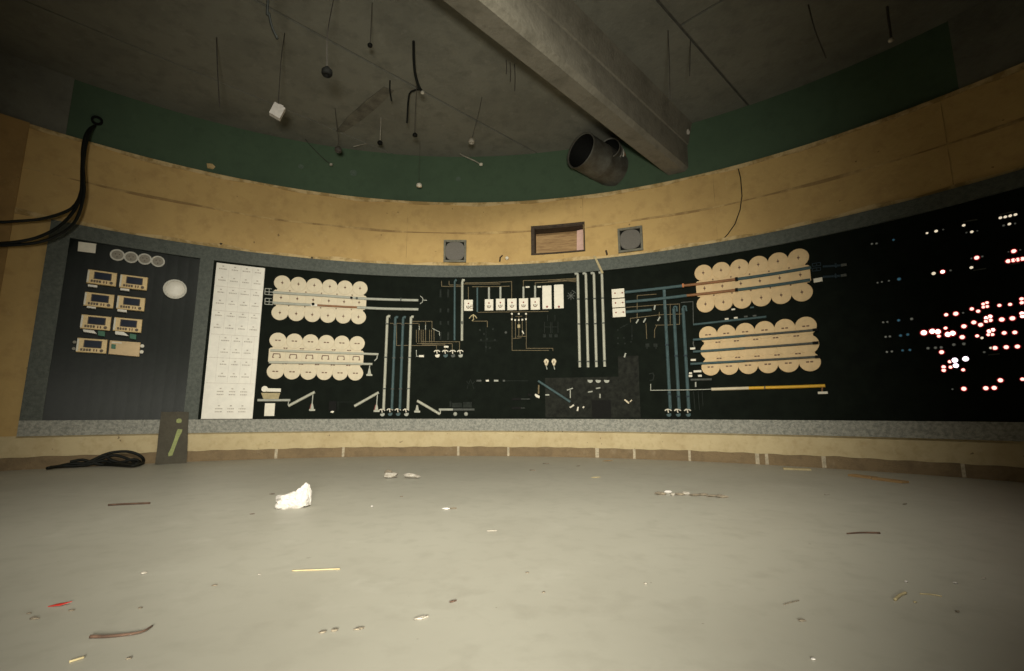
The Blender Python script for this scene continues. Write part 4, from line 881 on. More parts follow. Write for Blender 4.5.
# ------------------------------------------------------------------ indicator lamps on the right part of the board
def lamp(px, py, kind, label, group, r=1.5):
    u = pm(px, py); a, z = S(px, py); R_ = r * u
    t = wthing('indicator_lamp', a, z, label, 'indicator lamp', group)
    bez = 'bezel_red' if kind in ('pink', 'hot') else 'bezel_dark'
    wobj('bezel', MB().ring(a, z, R_ * .95, R_ * 1.32, 0, .012, 16), bez, t)
    wobj('lens', MB().dome(a, z, R_, .002, R_ * .6, 14, 4), 'lamp_' + kind, t)
def lrow(pts, kind, where, group, rs=1.5):
    for i, p in enumerate(pts):
        k = p[2] if len(p) > 2 else kind; r = p[3] if len(p) > 3 else rs
        word = {'pink': 'pink lit', 'hot': 'bright pinkish lit', 'lilac': 'bright lilac lit', 'warm': 'pale lit', 'dim': 'dim grey', 'blue': 'dim blue'}[k]
        n = '' if len(pts) == 1 else ('left ' if i == 0 else 'right ') if len(pts) == 2 else ORD[i] + ' '
        lamp(p[0], p[1], k, ('%slamp, %s, %s' % (n, word, where)).strip(), group, r)
def lbar(x0, y0, x1, y1, label):
    wobj('label_bar', rb([(x0, y0), (x1, y1)], 1.1, 0, .01), 'grey', None, None, label, 'label strip', 'pale label bars among the lamps')
gA = 'indicator lamps on the upper right of the board'; gB = 'indicator lamps on the right of the board'; gC = 'indicator lamps at the left edge of the lamp field'
lrow([(872, 244), (876.7, 243.6), (893.6, 240, 'blue', 1)], 'dim', 'top row nearest the discs', gC, .9)
lrow([(927.2, 233.3), (936.3, 231.3, 'warm', 1.5), (943.3, 229.7, 'dim', .7)], 'warm', 'top row, left of the first long bar', gA, 1.1)
lbar(963, 222, 977.4, 219.6, 'left pale bar at the top right of the lamp field')
lrow([(963.9, 225.5)], 'warm', 'directly under the left pale bar, alone', gA, 1.4)
lrow([(966.5, 232.8, 'dim', .7), (972, 232), (977.5, 231, 'dim', .6)], 'warm', 'second line under the left pale bar', gA, 1.4)
lbar(999.6, 215, 1015, 211.4, 'right pale bar at the top right of the lamp field')
lrow([(1000.6, 218), (1005.5, 217.1), (1010.4, 216), (1015.7, 214.8)], 'warm', 'row of four under the right pale bar', gA, 1.45)
lrow([(1003.8, 225.7, 'dim', 1), (1009.6, 224.2), (1015.3, 223.6, 'dim', .8)], 'warm', 'row of three under the row of four', gA, 1.4)
lrow([(877.7, 282.8), (882, 282), (889, 280.9), (899.2, 279.2, 'blue', 1.6)], 'dim', 'second row nearest the discs', gC, .8)
lrow([(933.8, 273.6, 'warm', 1.7), (942.8, 271.9, 'hot', 1.8), (950.7, 270.6, 'dim', .9)], 'warm', 'second row, level with the lower bars', gA, 1.6)
lrow([(971.6, 258.6, 'dim', .8), (976.9, 257.9, 'pink', 1.9), (982.5, 256.6, 'dim', .9)], 'pink', 'row above the lower left bar', gA, 1.6)
lrow([(971.6, 267.7)], 'warm', 'at the left end of the lower left bar', gA, 1.5)
lbar(973, 270.4, 986.4, 268.4, 'lower left pale bar among the upper lamps')
lrow([(1008.6, 252, 'dim', .6), (1014, 251.3), (1020.4, 250, 'bezel', .8) if False else (1020.4, 250, 'dim', .7)], 'pink', 'row above the bright pink strip at the right edge', gA, 1.9)
lrow([(1008.4, 261.3), (1013.6, 260.4), (1018, 259.8), (1022.6, 259)], 'pink', 'close row of four at the right edge', gA, 1.9)
lbar(1010, 264.6, 1021, 263, 'lower right pale bar under the close pink row')
lrow([(883.3, 322.4), (887.5, 322), (898.8, 320.4, 'blue', 1.3), (911.8, 319, 'dim', 1.3)], 'dim', 'upper of three dim rows', gC, .9)
lrow([(885.8, 336.9), (890, 336.5), (900.7, 335.6, 'blue', 1.3), (907.9, 334.6, 'blue', 1.3)], 'dim', 'middle of three dim rows', gC, 1)
lrow([(887, 352), (892, 351.5), (902.7, 350.5, 'blue', 1.1), (910, 350, 'blue', 1.2)], 'dim', 'lower of three dim rows', gC, 1)
lrow([(924, 332.8), (932.6, 331.4), (937.8, 331.8), (948.2, 334.4), (952.6, 333.4)], 'hot', 'in the brightest cluster', gB, 2.5)
lrow([(945.7, 328.2), (939, 336.2)], 'pink', 'smaller, inside the brightest cluster', gB, 1.5)
lrow([(946.3, 314.8), (956, 313.8, 'pink', 2.0), (963.3, 312.9, 'dim', .9)], 'pink', 'row above the brightest cluster', gB, 1.6)
lrow([(964.1, 326.4), (962.4, 337.2)], 'pink', 'upper and lower, just right of the brightest cluster', gB, 2.0)
lrow([(954, 344.7), (964, 343.9)], 'dim', 'under the right end of the brightest cluster', gB, 1.4)
lrow([(928.2, 348.3), (935.6, 347.8), (941.4, 347.5)], 'dim', 'row under the brightest cluster', gB, 1.3)
lrow([(941.8, 352.2)], 'pink', 'alone between the two bright clusters', gB, 1.9)
lrow([(955, 360.3), (965.8, 358.9)], 'lilac', 'top of the lower lilac cluster', gB, 2.6)
lrow([(956, 365.6)], 'lilac', 'middle of the lower lilac cluster', gB, 2.4)
lrow([(950, 361.7), (950.8, 367.2), (963.3, 369.9)], 'pink', 'around the edge of the lower lilac cluster', gB, 1.5)
lrow([(943.8, 367), (943.9, 370.3)], 'pink', 'upper and lower of a pair left of the lilac cluster', gB, 1.7)
lrow([(972, 309), (978.3, 311.3)], 'pink', 'beside the upper four lamp block', gB, 1.6)
lrow([(983.4, 304.1), (987.2, 302.8)], 'pink', 'top of the upper four lamp block', gB, 1.4)
lrow([(983.6, 307.2), (987.4, 306.6)], 'pink', 'bottom of the upper four lamp block', gB, 1.4)
lrow([(999.6, 305.5), (1010.3, 304.5)], 'pink', 'right of the upper four lamp block', gB, 1.5)
lrow([(974, 322.5), (980.8, 324.9)], 'pink', 'left of the middle lamp block', gB, 1.9)
lrow([(986.6, 318), (990.2, 316.6)], 'hot', 'top of the middle lamp block', gB, 1.8)
lrow([(986.4, 321.2), (990.6, 320.4)], 'pink', 'bottom of the middle lamp block', gB, 1.7)
lrow([(1002, 319.6), (1012.6, 318.4)], 'pink', 'right of the middle lamp block', gB, 2.1)
lrow([(977.3, 336), (982.2, 338, 'warm', 1.3)], 'pink', 'left of the lower lamp block', gB, 1.5)
lrow([(989.4, 331.2), (993, 330)], 'hot', 'top of the lower lamp block', gB, 1.8)
lrow([(988.6, 334.7), (992.6, 334.6)], 'pink', 'bottom of the lower lamp block', gB, 1.5)
lrow([(1004.4, 333), (1015, 332.5)], 'pink', 'right of the lower lamp block', gB, 1.8)
lrow([(991, 348, 'warm', 1.2), (995.2, 348), (1006.4, 347.2), (1017.6, 346.6)], 'pink', 'row above the lowest pale bar', gB, 1.9)
lrow([(984.4, 352.2)], 'dim', 'alone left of the lowest pale bar', gB, 1)
lbar(988, 355, 999.8, 353.8, 'lowest pale bar among the right lamps')
lrow([(1000.6, 380.3)], 'pink', 'alone above the lowest lamp row', gB, 2)
lrow([(952.6, 389.2, 'dim', .8), (964, 388.8), (986, 388.2), (994.4, 387.9)], 'pink', 'lowest row of the lamp field', gB, 2)
lrow([(1021.8, 299), (1022, 302.8)], 'pink', 'upper pair at the extreme right edge', gB, 1.6)
lrow([(1022, 313.4), (1022.6, 316.4)], 'hot', 'lower pair at the extreme right edge', gB, 1.7)
lrow([(1022.6, 379.2)], 'pink', 'low at the extreme right edge', gB, 1.6)

# ------------------------------------------------------------------ fixtures on the ochre and green walls
def wl_pt(px, py, R): return (W(px, py, R)[0] * RB, W(px, py, R)[1])
DY = RB - RW                                   # depth of the ochre wall face in board coordinates
def speaker(x0, x1, y0, y1, tilt, label):
    A = lambda x, y: wl_pt(x, y, RW)
    a0, a1 = A(x0, (y0 + y1) / 2)[0], A(x1, (y0 + y1) / 2)[0]; z0, z1 = A((x0 + x1) / 2, y1)[1], A((x0 + x1) / 2, y0)[1]
    t = wthing('wall_speaker', (a0 + a1) / 2, z0, label, 'loudspeaker', 'loudspeakers above the board'); w = .035
    f = MB()
    for q in ((a0, a1, z0, z0 + w), (a0, a1, z1 - w, z1), (a0, a0 + w, z0 + w, z1 - w), (a1 - w, a1, z0 + w, z1 - w)): f.box(*q, DY - .01, DY + .03, .004)
    wobj('surround', f, 'speakerframe', t)
    wobj('recess', MB().box(a0 + w, a1 - w, z0 + w, z1 - w, DY - .02, DY + .006), 'dark', t)
    cx, cz = (a0 + a1) / 2, (z0 + z1) / 2; r = (a1 - a0) / 2 - w * .8
    pts = []
    for i in range(40):
        q = 2 * PI * i / 40; c, s = math.cos(q), math.sin(q); e = .7
        pts.append((cx + r * math.copysign(abs(c)**e, c), cz + r * math.copysign(abs(s)**e, s)) if x0 < 500 else (cx + r * math.copysign(abs(c)**.8, c), cz + r * math.copysign(abs(s)**.8, s)))
    wobj('grille', MB().prism(pts, DY + .006, DY + .024, .006), 'grille', t)
speaker(443.6, 466.4, 240.4, 262.6, 0, 'square grey loudspeaker grille above the board, left of the open recess')
speaker(618, 643, 227.6, 252, 0, 'round fronted grey loudspeaker in a square frame, right of the open recess')
# open recess with bare plywood inside: a shallow box let into the wall
q0, q1 = wl_pt(531, 241, RW), wl_pt(585, 237, RW); zb_, zt_ = wl_pt(558, 253.3, RW)[1], wl_pt(558, 224.4, RW)[1]
a0, a1 = q0[0], q1[0]
t = wthing('wall_niche', (a0 + a1) / 2, zb_, 'open rectangular niche lined with raw plywood between the two loudspeakers', 'niche')
w = .045; f = MB()
for q in ((a0, a1, zt_ - w * .8, zt_), (a0, a1, zb_ - .005, zb_ + .02), (a0, a0 + w * 1.3, zb_ + .02, zt_ - w * .8), (a1 - .02, a1, zb_ + .02, zt_ - w * .8)): f.box(*q, DY - .01, DY + .014, .003)
wobj('frame', f, 'darkwood', t)
dn = .22
wobj('back_panel', MB().box(a0 + .03, a1 - .02, zb_ + .02, zt_ - .03, DY - dn - .02, DY - dn), 'wood', t)
wobj('inner_shelf', MB().box(a0 + .03, a1 - .02, zb_ + .005, zb_ + .02, DY - dn, DY), 'wood', t)
wobj('top_board', MB().box(a0 + .03, a1 - .02, zt_ - .05, zt_ - .03, DY - dn, DY), 'darkwood', t)
wobj('side_board', MB().box(a0 + .03, a0 + .055, zb_ + .02, zt_ - .05, DY - dn, DY), 'darkwood', t)
tag(wobj('side_card', MB().prism([(a1 - .15, zb_ + .06), (a1 - .03, zb_ + .035), (a1 - .025, zt_ - .055), (a1 - .14, zt_ - .07)], DY - .16, DY - .15), 'pink', t), 'pinkish card at the right side')
# cut the niche through the wall
wf = bpy.data.objects['wall_front']
cut = mk('niche_cut', *(lambda b: (b, 'wood', [wallpt(p) for p in b.v]))(MB().box(a0 + .03, a1 - .02, zb_ + .004, zt_ - .03, DY - dn - .03, DY + .2)))
md = wf.modifiers.new('niche', 'BOOLEAN'); md.operation = 'DIFFERENCE'; md.object = cut; md.solver = 'EXACT'
tr6 = bpy.data.objects['trim_6']; md2 = tr6.modifiers.new('niche', 'BOOLEAN'); md2.operation = 'DIFFERENCE'; md2.object = cut; md2.solver = 'EXACT'
bpy.context.view_layer.update()
dg = bpy.context.evaluated_depsgraph_get()
for ob in (wf, tr6):
    nm = bpy.data.meshes.new_from_object(ob.evaluated_get(dg)); ob.modifiers.clear(); ob.data = nm
bpy.data.objects.remove(cut)
def wall_bit(name, pts, w, m, label, cat, R=RW, d=(0, .02), rnd=True, group=None):
    dd = RB - R
    return wobj(name, MB().ribbon([wl_pt(*p, R) for p in pts], pm(*pts[0], w), dd + d[0] - .004, dd + d[1], rnd), m, None, None, label, cat, group)
wall_bit('bent_hook', [(499.8, 261.8), (500.2, 257.6), (502.6, 255.4)], 1.4, 'darkwood', 'dark bent hook on the ochre wall left of the niche', 'hook')
wobj('broken_fitting', MB().dome(*wl_pt(507, 258.4, RW), pm(507, 258, 2), DY - .002, .05, 12, 3), 'ivory', None, None, 'small broken white fitting below left of the niche', 'fitting')
wall_bit('bent_hook', [(606, 250.6), (607.2, 255)], 1.7, 'darkwood', 'short dark stub on the ochre wall right of the niche', 'hook')
b = MB(); P0 = at_dist(593.4, 255.6, RW * 1.0); 
o = wobj('wood_splinter', MB().prism([wl_pt(593, 255.4, RB - .06), wl_pt(601.4, 273.2, RB - .06), wl_pt(603.4, 272.6, RB - .06), wl_pt(597.6, 260, RB - .06), wl_pt(595.4, 255.6, RB - .06)][::1], .032, .05, .004), 'straw', None, None, 'pale wood splinter sticking down over the grey frame above the white pipes', 'splinter')
for x, y, r, l in ((221, 244.4, 1.6, 'left'), (312, 258, 1.8, 'right')): wobj('nail_hole_plug', MB().dome(*wl_pt(x, y, RW), pm(x, y, r), DY - .001, .02, 10, 3), 'darkwood', None, None, '%s dark knot just above the grey frame, upper left' % l, 'plug', 'dark knots above the frame')
wobj('paint_chip', MB().prism([wl_pt(*p, RW + .05) for p in ((207.4, 168.4), (213, 169.4), (215.4, 167), (212.4, 164), (206.6, 163.4))], RB - RW - .05 - .001, RB - RW - .05 + .012, .003), 'chip', None, None, 'small ochre plaster patch on the left part of the green band', 'plaster patch')
for (x, y, r), l in zip([(301, 166.6, 2.4), (353.4, 173, 3.2), (458.3, 179, 2.4)], ('left', 'middle', 'right')):
    wobj('pale_spot', MB().disc(*wl_pt(x, y, RW + .05), pm(x, y, r), RB - RW - .052, RB - RW - .047, 14, .001), 'green', None, None, '%s of three faint pale plugs on the green band' % l, 'plug', 'pale plugs on the green band')
M['plug'] = mat('pale_filler', (.085, .12, .088), .8, var=.3, scale=30)
for ob in bpy.data.objects:
    if ob.name.startswith('pale_spot'): ob.data.materials.clear(); ob.data.materials.append(M['plug']); ob.name = 'filler_plug'
# thin cables on the right part of the ochre wall
wall_bit('thin_cable', [(737.6, 166), (740.6, 178), (742, 196), (740, 210), (735, 224), (728, 234), (722, 240.5)], .9, 'cable', 'thin dark cable curving down the ochre wall above the right discs', 'cable', d=(0, .012))

# ------------------------------------------------------------------ ventilation duct stub on the green wall
wb_ = pol(*W(613, 170, RW + .05), RW + .05)
tip = at_dist(580, 150, math.hypot(wb_.x, wb_.y) * .925)
ax = (wb_ - tip); L_ = ax.length + .04
t = empty('duct_stub', 'large open ended round metal duct stub sticking out of the green band beside the beam', 'duct'); t.location = wb_
dist = tip.length; r = 16.2 * dist / F
robj('pipe', MB().lathe(tip, ax, [(r * .93, .02), (r * 1.0, 0), (r * 1.03, .012), (r, .03), (r, L_ * .5), (r * 1.02, L_ * .52), (r, L_ * .54), (r, L_)], 40), 'ductmetal', t)
robj('inner_lining', MB().lathe(tip, ax, [(r * .935, .016), (r * .93, L_ * .9), (.001, L_ * .9)], 40), 'dark', t)
wb2 = pol(*W(616, 160, RW + .05), RW + .05); tip2 = at_dist(609.5, 147.5, math.hypot(wb2.x, wb2.y) * .945); ax2 = wb2 - tip2; r = 9.2 * tip2.length / F
t = empty('duct_stub', 'smaller ribbed duct stub with bright bands between the large duct and the beam', 'duct'); t.location = wb2
L2 = ax2.length + .04
robj('pipe', MB().lathe(tip2, ax2, [(r * .9, .02), (r, 0), (r * 1.02, .02), (r * .98, .04), (r * .98, L2)], 30), 'ductmetal', t)
robj('inner_lining', MB().lathe(tip2, ax2, [(r * .905, .016), (r * .9, L2 * .8), (.001, L2 * .8)], 30), 'dark', t)
for k2, mm in ((.14, 'metal'), (.22, 'socketring'), (.31, 'rust')): robj('band', MB().lathe(tip2, ax2, [(r * .97, k2), (r * 1.07, k2 + .008), (r * 1.07, k2 + .03), (r * .97, k2 + .04)], 30), mm, t)

# ------------------------------------------------------------------ wires and fittings hanging from the ceiling
def hang(pxe, pye, top=None, Dist=None, drop=None):
    """end point straight below its ceiling point"""
    if top: T = CE(*top); Dh = math.hypot(T.x, T.y)
    else: Dh = Dist
    E_ = at_dist(pxe, pye, Dh)
    return (T if top else Vector((E_.x, E_.y, CEIL))), E_
def wire_pts(T, E_, sag=.02, seed=0):
    rr = random.Random(seed); m1 = T.lerp(E_, .35) + Vector((rr.uniform(-sag, sag), rr.uniform(-sag, sag), 0)); m2 = T.lerp(E_, .7) + Vector((rr.uniform(-sag, sag), rr.uniform(-sag, sag), 0))
    return smooth_path([T + Vector((0, 0, .0)), m1, m2, E_], 6)
def pendant(pxe, pye, label, top=None, Dist=None, kr=4, km='dark', wm='wire', wr=.0045, shape='ball', seed=1, cat='hanging fitting', sag=.015):
    T, E_ = hang(pxe, pye, top, Dist); u = E_.length / F
    t = empty('hanging_fitting', label, cat, 'fittings hanging from the ceiling'); t.location = T
    robj('wire', MB().tube(wire_pts(T, E_, sag, seed), wr, 6), wm, t)
    rr = kr * u
    if shape == 'ball': robj('lamp_holder', MB().lathe(E_ + Vector((0, 0, rr)), (0, 0, -1), [(.001, 0), (rr * .45, 0), (rr * .6, rr * .3), (rr, rr * .7), (rr, rr * 1.4), (rr * .8, rr * 1.75), (rr * .55, rr * 1.75), (rr * .5, rr * 1.3), (.001, rr * 1.3)], 18), km, t)
    elif shape == 'box':
        bxm = MB().bbox((-rr * .95, -rr * .7, -rr), (rr * .75, rr * .7, rr)); bxm.bbox((-rr * .3, -rr * .3, rr * .95), (rr * .3, rr * .3, rr * 1.3))
        Mx = Matrix.Rotation(.5, 3, 'Z') @ Matrix.Rotation(.35, 3, 'Y') @ Matrix.Rotation(.2, 3, 'X'); bxm.v = [Mx @ Vector(v) + E_ for v in bxm.v]; robj('box', bxm, km, t)
    elif shape == 'knob': robj('knob', MB().lathe(E_ + Vector((0, 0, rr * .6)), (0, 0, -1), [(.001, 0), (rr * .6, 0), (rr, rr * .5), (rr * .9, rr * 1.2), (.001, rr * 1.4)], 12), km, t)
    return t
pendant(327, 72, 'dark round lamp holder hanging on a thin wire, largest one left of the beam', Dist=4.1, kr=4.0, km='dark', seed=2)
pendant(278, 112, 'white box shaped fitting hanging from the ceiling at left', Dist=5.4, kr=4.8, km='paper', shape='box', seed=4)
pendant(338.2, 149.5, 'dark lamp holder hanging over the green band, left of the two pale rods', top=(335, 108), kr=2.8, km='wire', seed=5)
pendant(380, 142.5, 'small dark knob on a pale straight rod hanging before the green band', top=(381, 117), kr=2.3, km='dark', wm='palewire', wr=.006, shape='knob', seed=6, sag=.004)
pendant(415, 134.8, 'small dark knob hanging under the black cable bundle', Dist=5.7, kr=2.2, km='dark', shape='knob', seed=8, sag=.01)
pendant(419.2, 185, 'small white knob on a long thin wire against the green band', top=(420, 141), kr=2.6, km='ivory', wr=.002, shape='knob', seed=9)
pendant(471.5, 141, 'grey lamp holder hanging on a wire above the pale bent rod', top=(482, 97), kr=2.8, km='socketgrey', wr=.004, seed=10, sag=.05)
pendant(891, 40, 'pale tipped rod hanging from the ceiling at far right above the green band', top=(887, 6), kr=1.8, km='palewire', wr=.012, shape='knob', seed=12, sag=.003)
pendant(370, 45, 'small dark knob close under the ceiling, left of the black cable bundle', Dist=4.6, kr=2.0, km='dark', shape='knob', seed=13, sag=.003)
def hwire(name, pts, r, m, label, cat='hanging wire', group='bare wires hanging from the ceiling', knob=None):
    o = robj(name, MB().tube(smooth_path(pts, 6), r, 6), m, None, label, cat, group, org=pts[0]) if not knob else None
    if knob:
        t = empty(name, label, cat, group); t.location = pts[0]
        robj('rod', MB().tube(smooth_path(pts, 6), r, 6), m, t); robj('tip', MB().lump(Vector(pts[-1]) - Vector((0, 0, knob[0] * .7)), knob[0], knob[0], knob[0], 5, 1, .1), knob[1], t); o = t
    return o
def hp(top, others):
    T = CE(*top); D0 = math.hypot(T.x, T.y); return [T] + [at_dist(x, y, D0 * k) for x, y, k in others]
hwire('hanging_wire', hp((367, 143.5), [(360, 145, .985), (353.5, 146.6, .98)]), .007, 'palewire', 'short pale rod poking sideways from the ceiling edge, left of centre')
hwire('hanging_wire', hp((305, 139), [(312, 147, .985), (322, 157, .98), (331, 164.5, .975)]), .004, 'wire', 'thin dark wire slanting down right over the left green band with pale tip', knob=(.028, 'palewire'))
hwire('hanging_wire', hp((390, 80), [(389.8, 90, 1.0), (391.5, 101, 1.0)]), .009, 'cable', 'short straight dark wire left of the black cable bundle')
hwire('hanging_cable', hp((413.6, 41), [(413.8, 58, 1.0), (415.2, 74, 1.0), (418.6, 86, 1.0), (422.5, 92.6, .995)]), .016, 'cable', 'thick black cable curling down from the ceiling with a pale tip', cat='hanging cable', knob=(.026, 'palewire'))
hwire('hanging_cable', hp((422, 89), [(416, 90, 1.0), (410, 93, .995), (408.2, 102, .99), (407.6, 112, .99), (407, 123, .99)]), .012, 'cable', 'second black cable hanging straight down beside the curled one', cat='hanging cable')
hwire('hanging_wire', hp((459.5, 153.5), [(466, 157, .99), (474, 160.5, .985), (481, 164.5, .98)]), .009, 'palewire', 'pale bent rod with white tip poking out before the green band', knob=(.034, 'ivory'))
for (x, y0, y1), l in zip([(506, 60, 74), (510, 62, 82), (514.5, 64, 91)], ('left', 'middle', 'right')): hwire('hanging_wire', hp((x, y0), [(x + .6, (y0 + y1) / 2, 1), (x + .2, y1, 1)]), .0055, 'wire', '%s of three thin wires hanging beside the left edge of the beam' % l)
hwire('hanging_wire', [at_dist(268, -8, 3.45), at_dist(269.5, 12, 3.5), at_dist(273, 27, 3.5), at_dist(277.5, 39, 3.5)], .009, 'cable', 'dark curved wire hanging at the top edge of the picture, left of the beam') if False else None
T = Vector((at_dist(268, 0, 3.5).x, at_dist(268, 0, 3.5).y, CEIL))
hwire('hanging_wire', [T, at_dist(268, 0, 3.5), at_dist(269, 13, 3.5), at_dist(272, 27, 3.5), at_dist(277.5, 39, 3.5)], .009, 'cable', 'dark curved wire hanging in from the top edge, left of the beam')
hwire('hanging_wire', hp((216.5, 37), [(217.6, 70, 1), (219.6, 107, 1)]), .006, 'wire', 'long thin dark wire hanging at far left before the ceiling')
hwire('hanging_wire', hp((668, 30), [(669.2, 60, 1), (670, 99, 1)]), .005, 'wire', 'long thin wire hanging just right of the beam')
hwire('hanging_wire', hp((690.5, 40), [(690, 58, 1), (689.6, 76, 1)]), .005, 'wire', 'shorter thin wire hanging right of the beam end')
hwire('hanging_wire', hp((808, 4), [(815, 30, 1), (826, 58, 1)]), .007, 'wire', 'thin dark wire slanting down at the right part of the ceiling')
hwire('ceiling_stick', hp((76, 80.5), [(92, 78.4, 1.0), (116, 74.6, 1.0)]), .012, 'wire', 'dark stick lying along the ceiling edge above the left end of the green band', cat='stick', group=None)
wbt = pol(*W(686.5, 133, RW), RW - .02)
robj('plaster_blob', MB().lump(wbt - Vector((0, 0, .04)), .05, .05, .05, 21, 2, .2), 'shard', None, 'pale blob at the upper corner of the beam end', 'plaster lump')

# ------------------------------------------------------------------ black cables at the left, entering a hole in the green band
hole = pol(*W(97, 121, RW + .05), RW + .05)
wobj('cable_gland', MB().ring(*wl_pt(97, 121, RW + .05), .035, .06, RB - RW - .052, RB - RW - .02, 20), 'dark', None, None, 'dark round cable hole in the left part of the green band', 'cable hole')
K = RW
strands = [[(97, 121, 6.55), (88, 131, 6.40), (83.5, 147, 6.3), (82, 170, 6.28), (81, 192, 6.26), (72, 208, 6.2), (48, 217.5, 6.15), (20, 221, 6.15), (-15, 221.5, 6.2)],
           [(97, 122, 6.55), (89, 133, 6.38), (85, 150, 6.3), (82.6, 172, 6.27), (80, 198, 6.22), (70, 216, 6.18), (52, 231, 6.12), (25, 240.5, 6.1), (-15, 243, 6.2)],
           [(96, 122, 6.55), (87, 133, 6.36), (82.6, 150, 6.27), (83.5, 176, 6.24), (83.6, 196, 6.2), (76, 220, 6.16), (60, 234, 6.1), (34, 243, 6.1), (-15, 245, 6.2)]]
for i, (s_, l) in enumerate(zip(strands, ('upper', 'middle', 'lower'))):
    pts = []
    for x, y, D0 in s_:
        th, z = W(x, y, RW); p0 = pol(th, z, RW); dw = math.hypot(p0.x, p0.y)
        pts.append(at_dist(x, y, dw * (D0 / 6.6)))
    for x, y in ((-60, s_[-1][1] - 6), (-95, s_[-1][1] - 16)):
        th, z = W(x, y, RW - .05); pts.append(pol(th, z, RW - .05 - (.12 if x > -90 else -.03)))
    pts[0] = hole + Vector((math.sin(W(97, 121)[0]) * .1, math.cos(W(97, 121)[0]) * .1, 0))
    robj('wall_cable', MB().tube(smooth_path(pts, 8), .017, 8), 'cable', None, '%s of three black cables looping from the green band to the left edge' % l, 'cable', 'black cables looping at upper left', org=pts[0])

# ------------------------------------------------------------------ board leaning on the wall with spray mark
A_ = [G(154.7, 463.7), G(186.6, 464.1)]
thp = W(171, 440, RB)[0]
def lean_pt(x, y, f):                        # f: 0 at the foot, 1 at the top
    base = G(170.6, 463.9); Db = math.hypot(base.x, base.y); wp = pol(thp, 0, RB - .075); Dt = math.hypot(wp.x, wp.y)
    return at_dist(x, y, Db + (Dt - Db) * f)
pl = [lean_pt(155, 463.8, 0), lean_pt(186.6, 464, 0), lean_pt(189, 411.5, 1), lean_pt(161, 411.7, 1)]
nrm = (pl[1] - pl[0]).cross(pl[3] - pl[0]).normalized()
if nrm.y > 0: nrm = -nrm
t = empty('leaning_sheet', 'dark weathered sheet with a yellow green spray mark leaning against the frame', 'board'); t.location = (pl[0] + pl[1]) / 2; t.location.z = 0
th_ = .03
def lean_uv(u, v, d):                        # bilinear on the front face
    return pl[0].lerp(pl[1], u).lerp(pl[3].lerp(pl[2], u), v) + nrm * d
def lean_prism(polyuv, d0, d1):
    k = len(polyuv); vs = [lean_uv(u, v, d0) for u, v in polyuv] + [lean_uv(u, v, d1) for u, v in polyuv]
    return MB().add(vs, [tuple(range(k))[::-1], tuple(range(k, 2 * k))] + [(j, (j + 1) % k, k + (j + 1) % k, k + j) for j in range(k)])
robj('sheet', lean_prism([(0, 0), (.3, -.003), (.7, .002), (1, 0), (1.004, .4), (.99, .7), (1, .99), (.6, 1), (.3, .992), (.01, 1), (.0, .6), (.012, .3)], -th_, 0), 'plank', t)
sp_ = [(.40, .14), (.52, .16), (.60, .32), (.69, .49), (.78, .60), (.80, .65), (.64, .66), (.60, .60), (.54, .46), (.45, .28), (.38, .19)]
tag(robj('spray_stroke', lean_prism(sp_, -.0005, .0015), 'spray', t), 'yellow green spray stroke')
tag(robj('spray_dot', lean_prism([(.57, .79), (.63, .775), (.74, .785), (.76, .82), (.73, .86), (.64, .865), (.57, .845)], -.0005, .0015), 'spray', t), 'yellow green spray dot')

# ------------------------------------------------------------------ cable coil on the floor at the left
def fl_pts(lst):
    out = []
    for x, y, z in lst:
        th, _ = W(x, y, RW); p = pol(th, 0, RW); Dw = math.hypot(p.x, p.y) - .10; q = G(x, y); D = min(q.length, Dw)
        p = at_dist(x, y, D); out.append(Vector((p.x, p.y, max(.024, p.z))))
    return out
coil = fl_pts([(47, 470.4, 0), (58, 466.4, 0), (72, 463.6, 0), (88, 463.4, 0), (104, 464.6, 0), (120, 467, 0), (134, 467.8, 0), (143, 463.6, 0), (141, 456.4, 0), (129, 451.8, 0), (113, 452.4, 0), (100, 456.6, 0), (93, 462, 0), (100, 466, 0), (116, 465.2, 0), (132, 459.6, 0), (139, 461.4, 0), (136, 465.6, 0), (124, 465.4, 0), (112, 460.6, 0), (104, 455.6, 0), (94, 459.6, 0), (80, 465.6, 0), (64, 467, 0), (50, 469.4, 0)])
robj('cable_coil', MB().tube(smooth_path(coil, 10), .017, 8), 'cable', None, 'tangled coil of black cable on the floor at the left wall', 'cable')
c2 = fl_pts([(70, 461.8, 0), (82, 459.8, 0), (92, 461.8, 0), (103, 458.2, 0), (114, 455.4, 0), (126, 458.2, 0), (135, 463.6, 0), (127, 466.8, 0), (114, 463, 0), (102, 461, 0), (88, 466.4, 0), (76, 467.6, 0)])
robj('cable_coil', MB().tube(smooth_path(c2, 10), .016, 8), 'cable', None, 'second shorter black cable loop tangled in the coil at the left wall', 'cable')

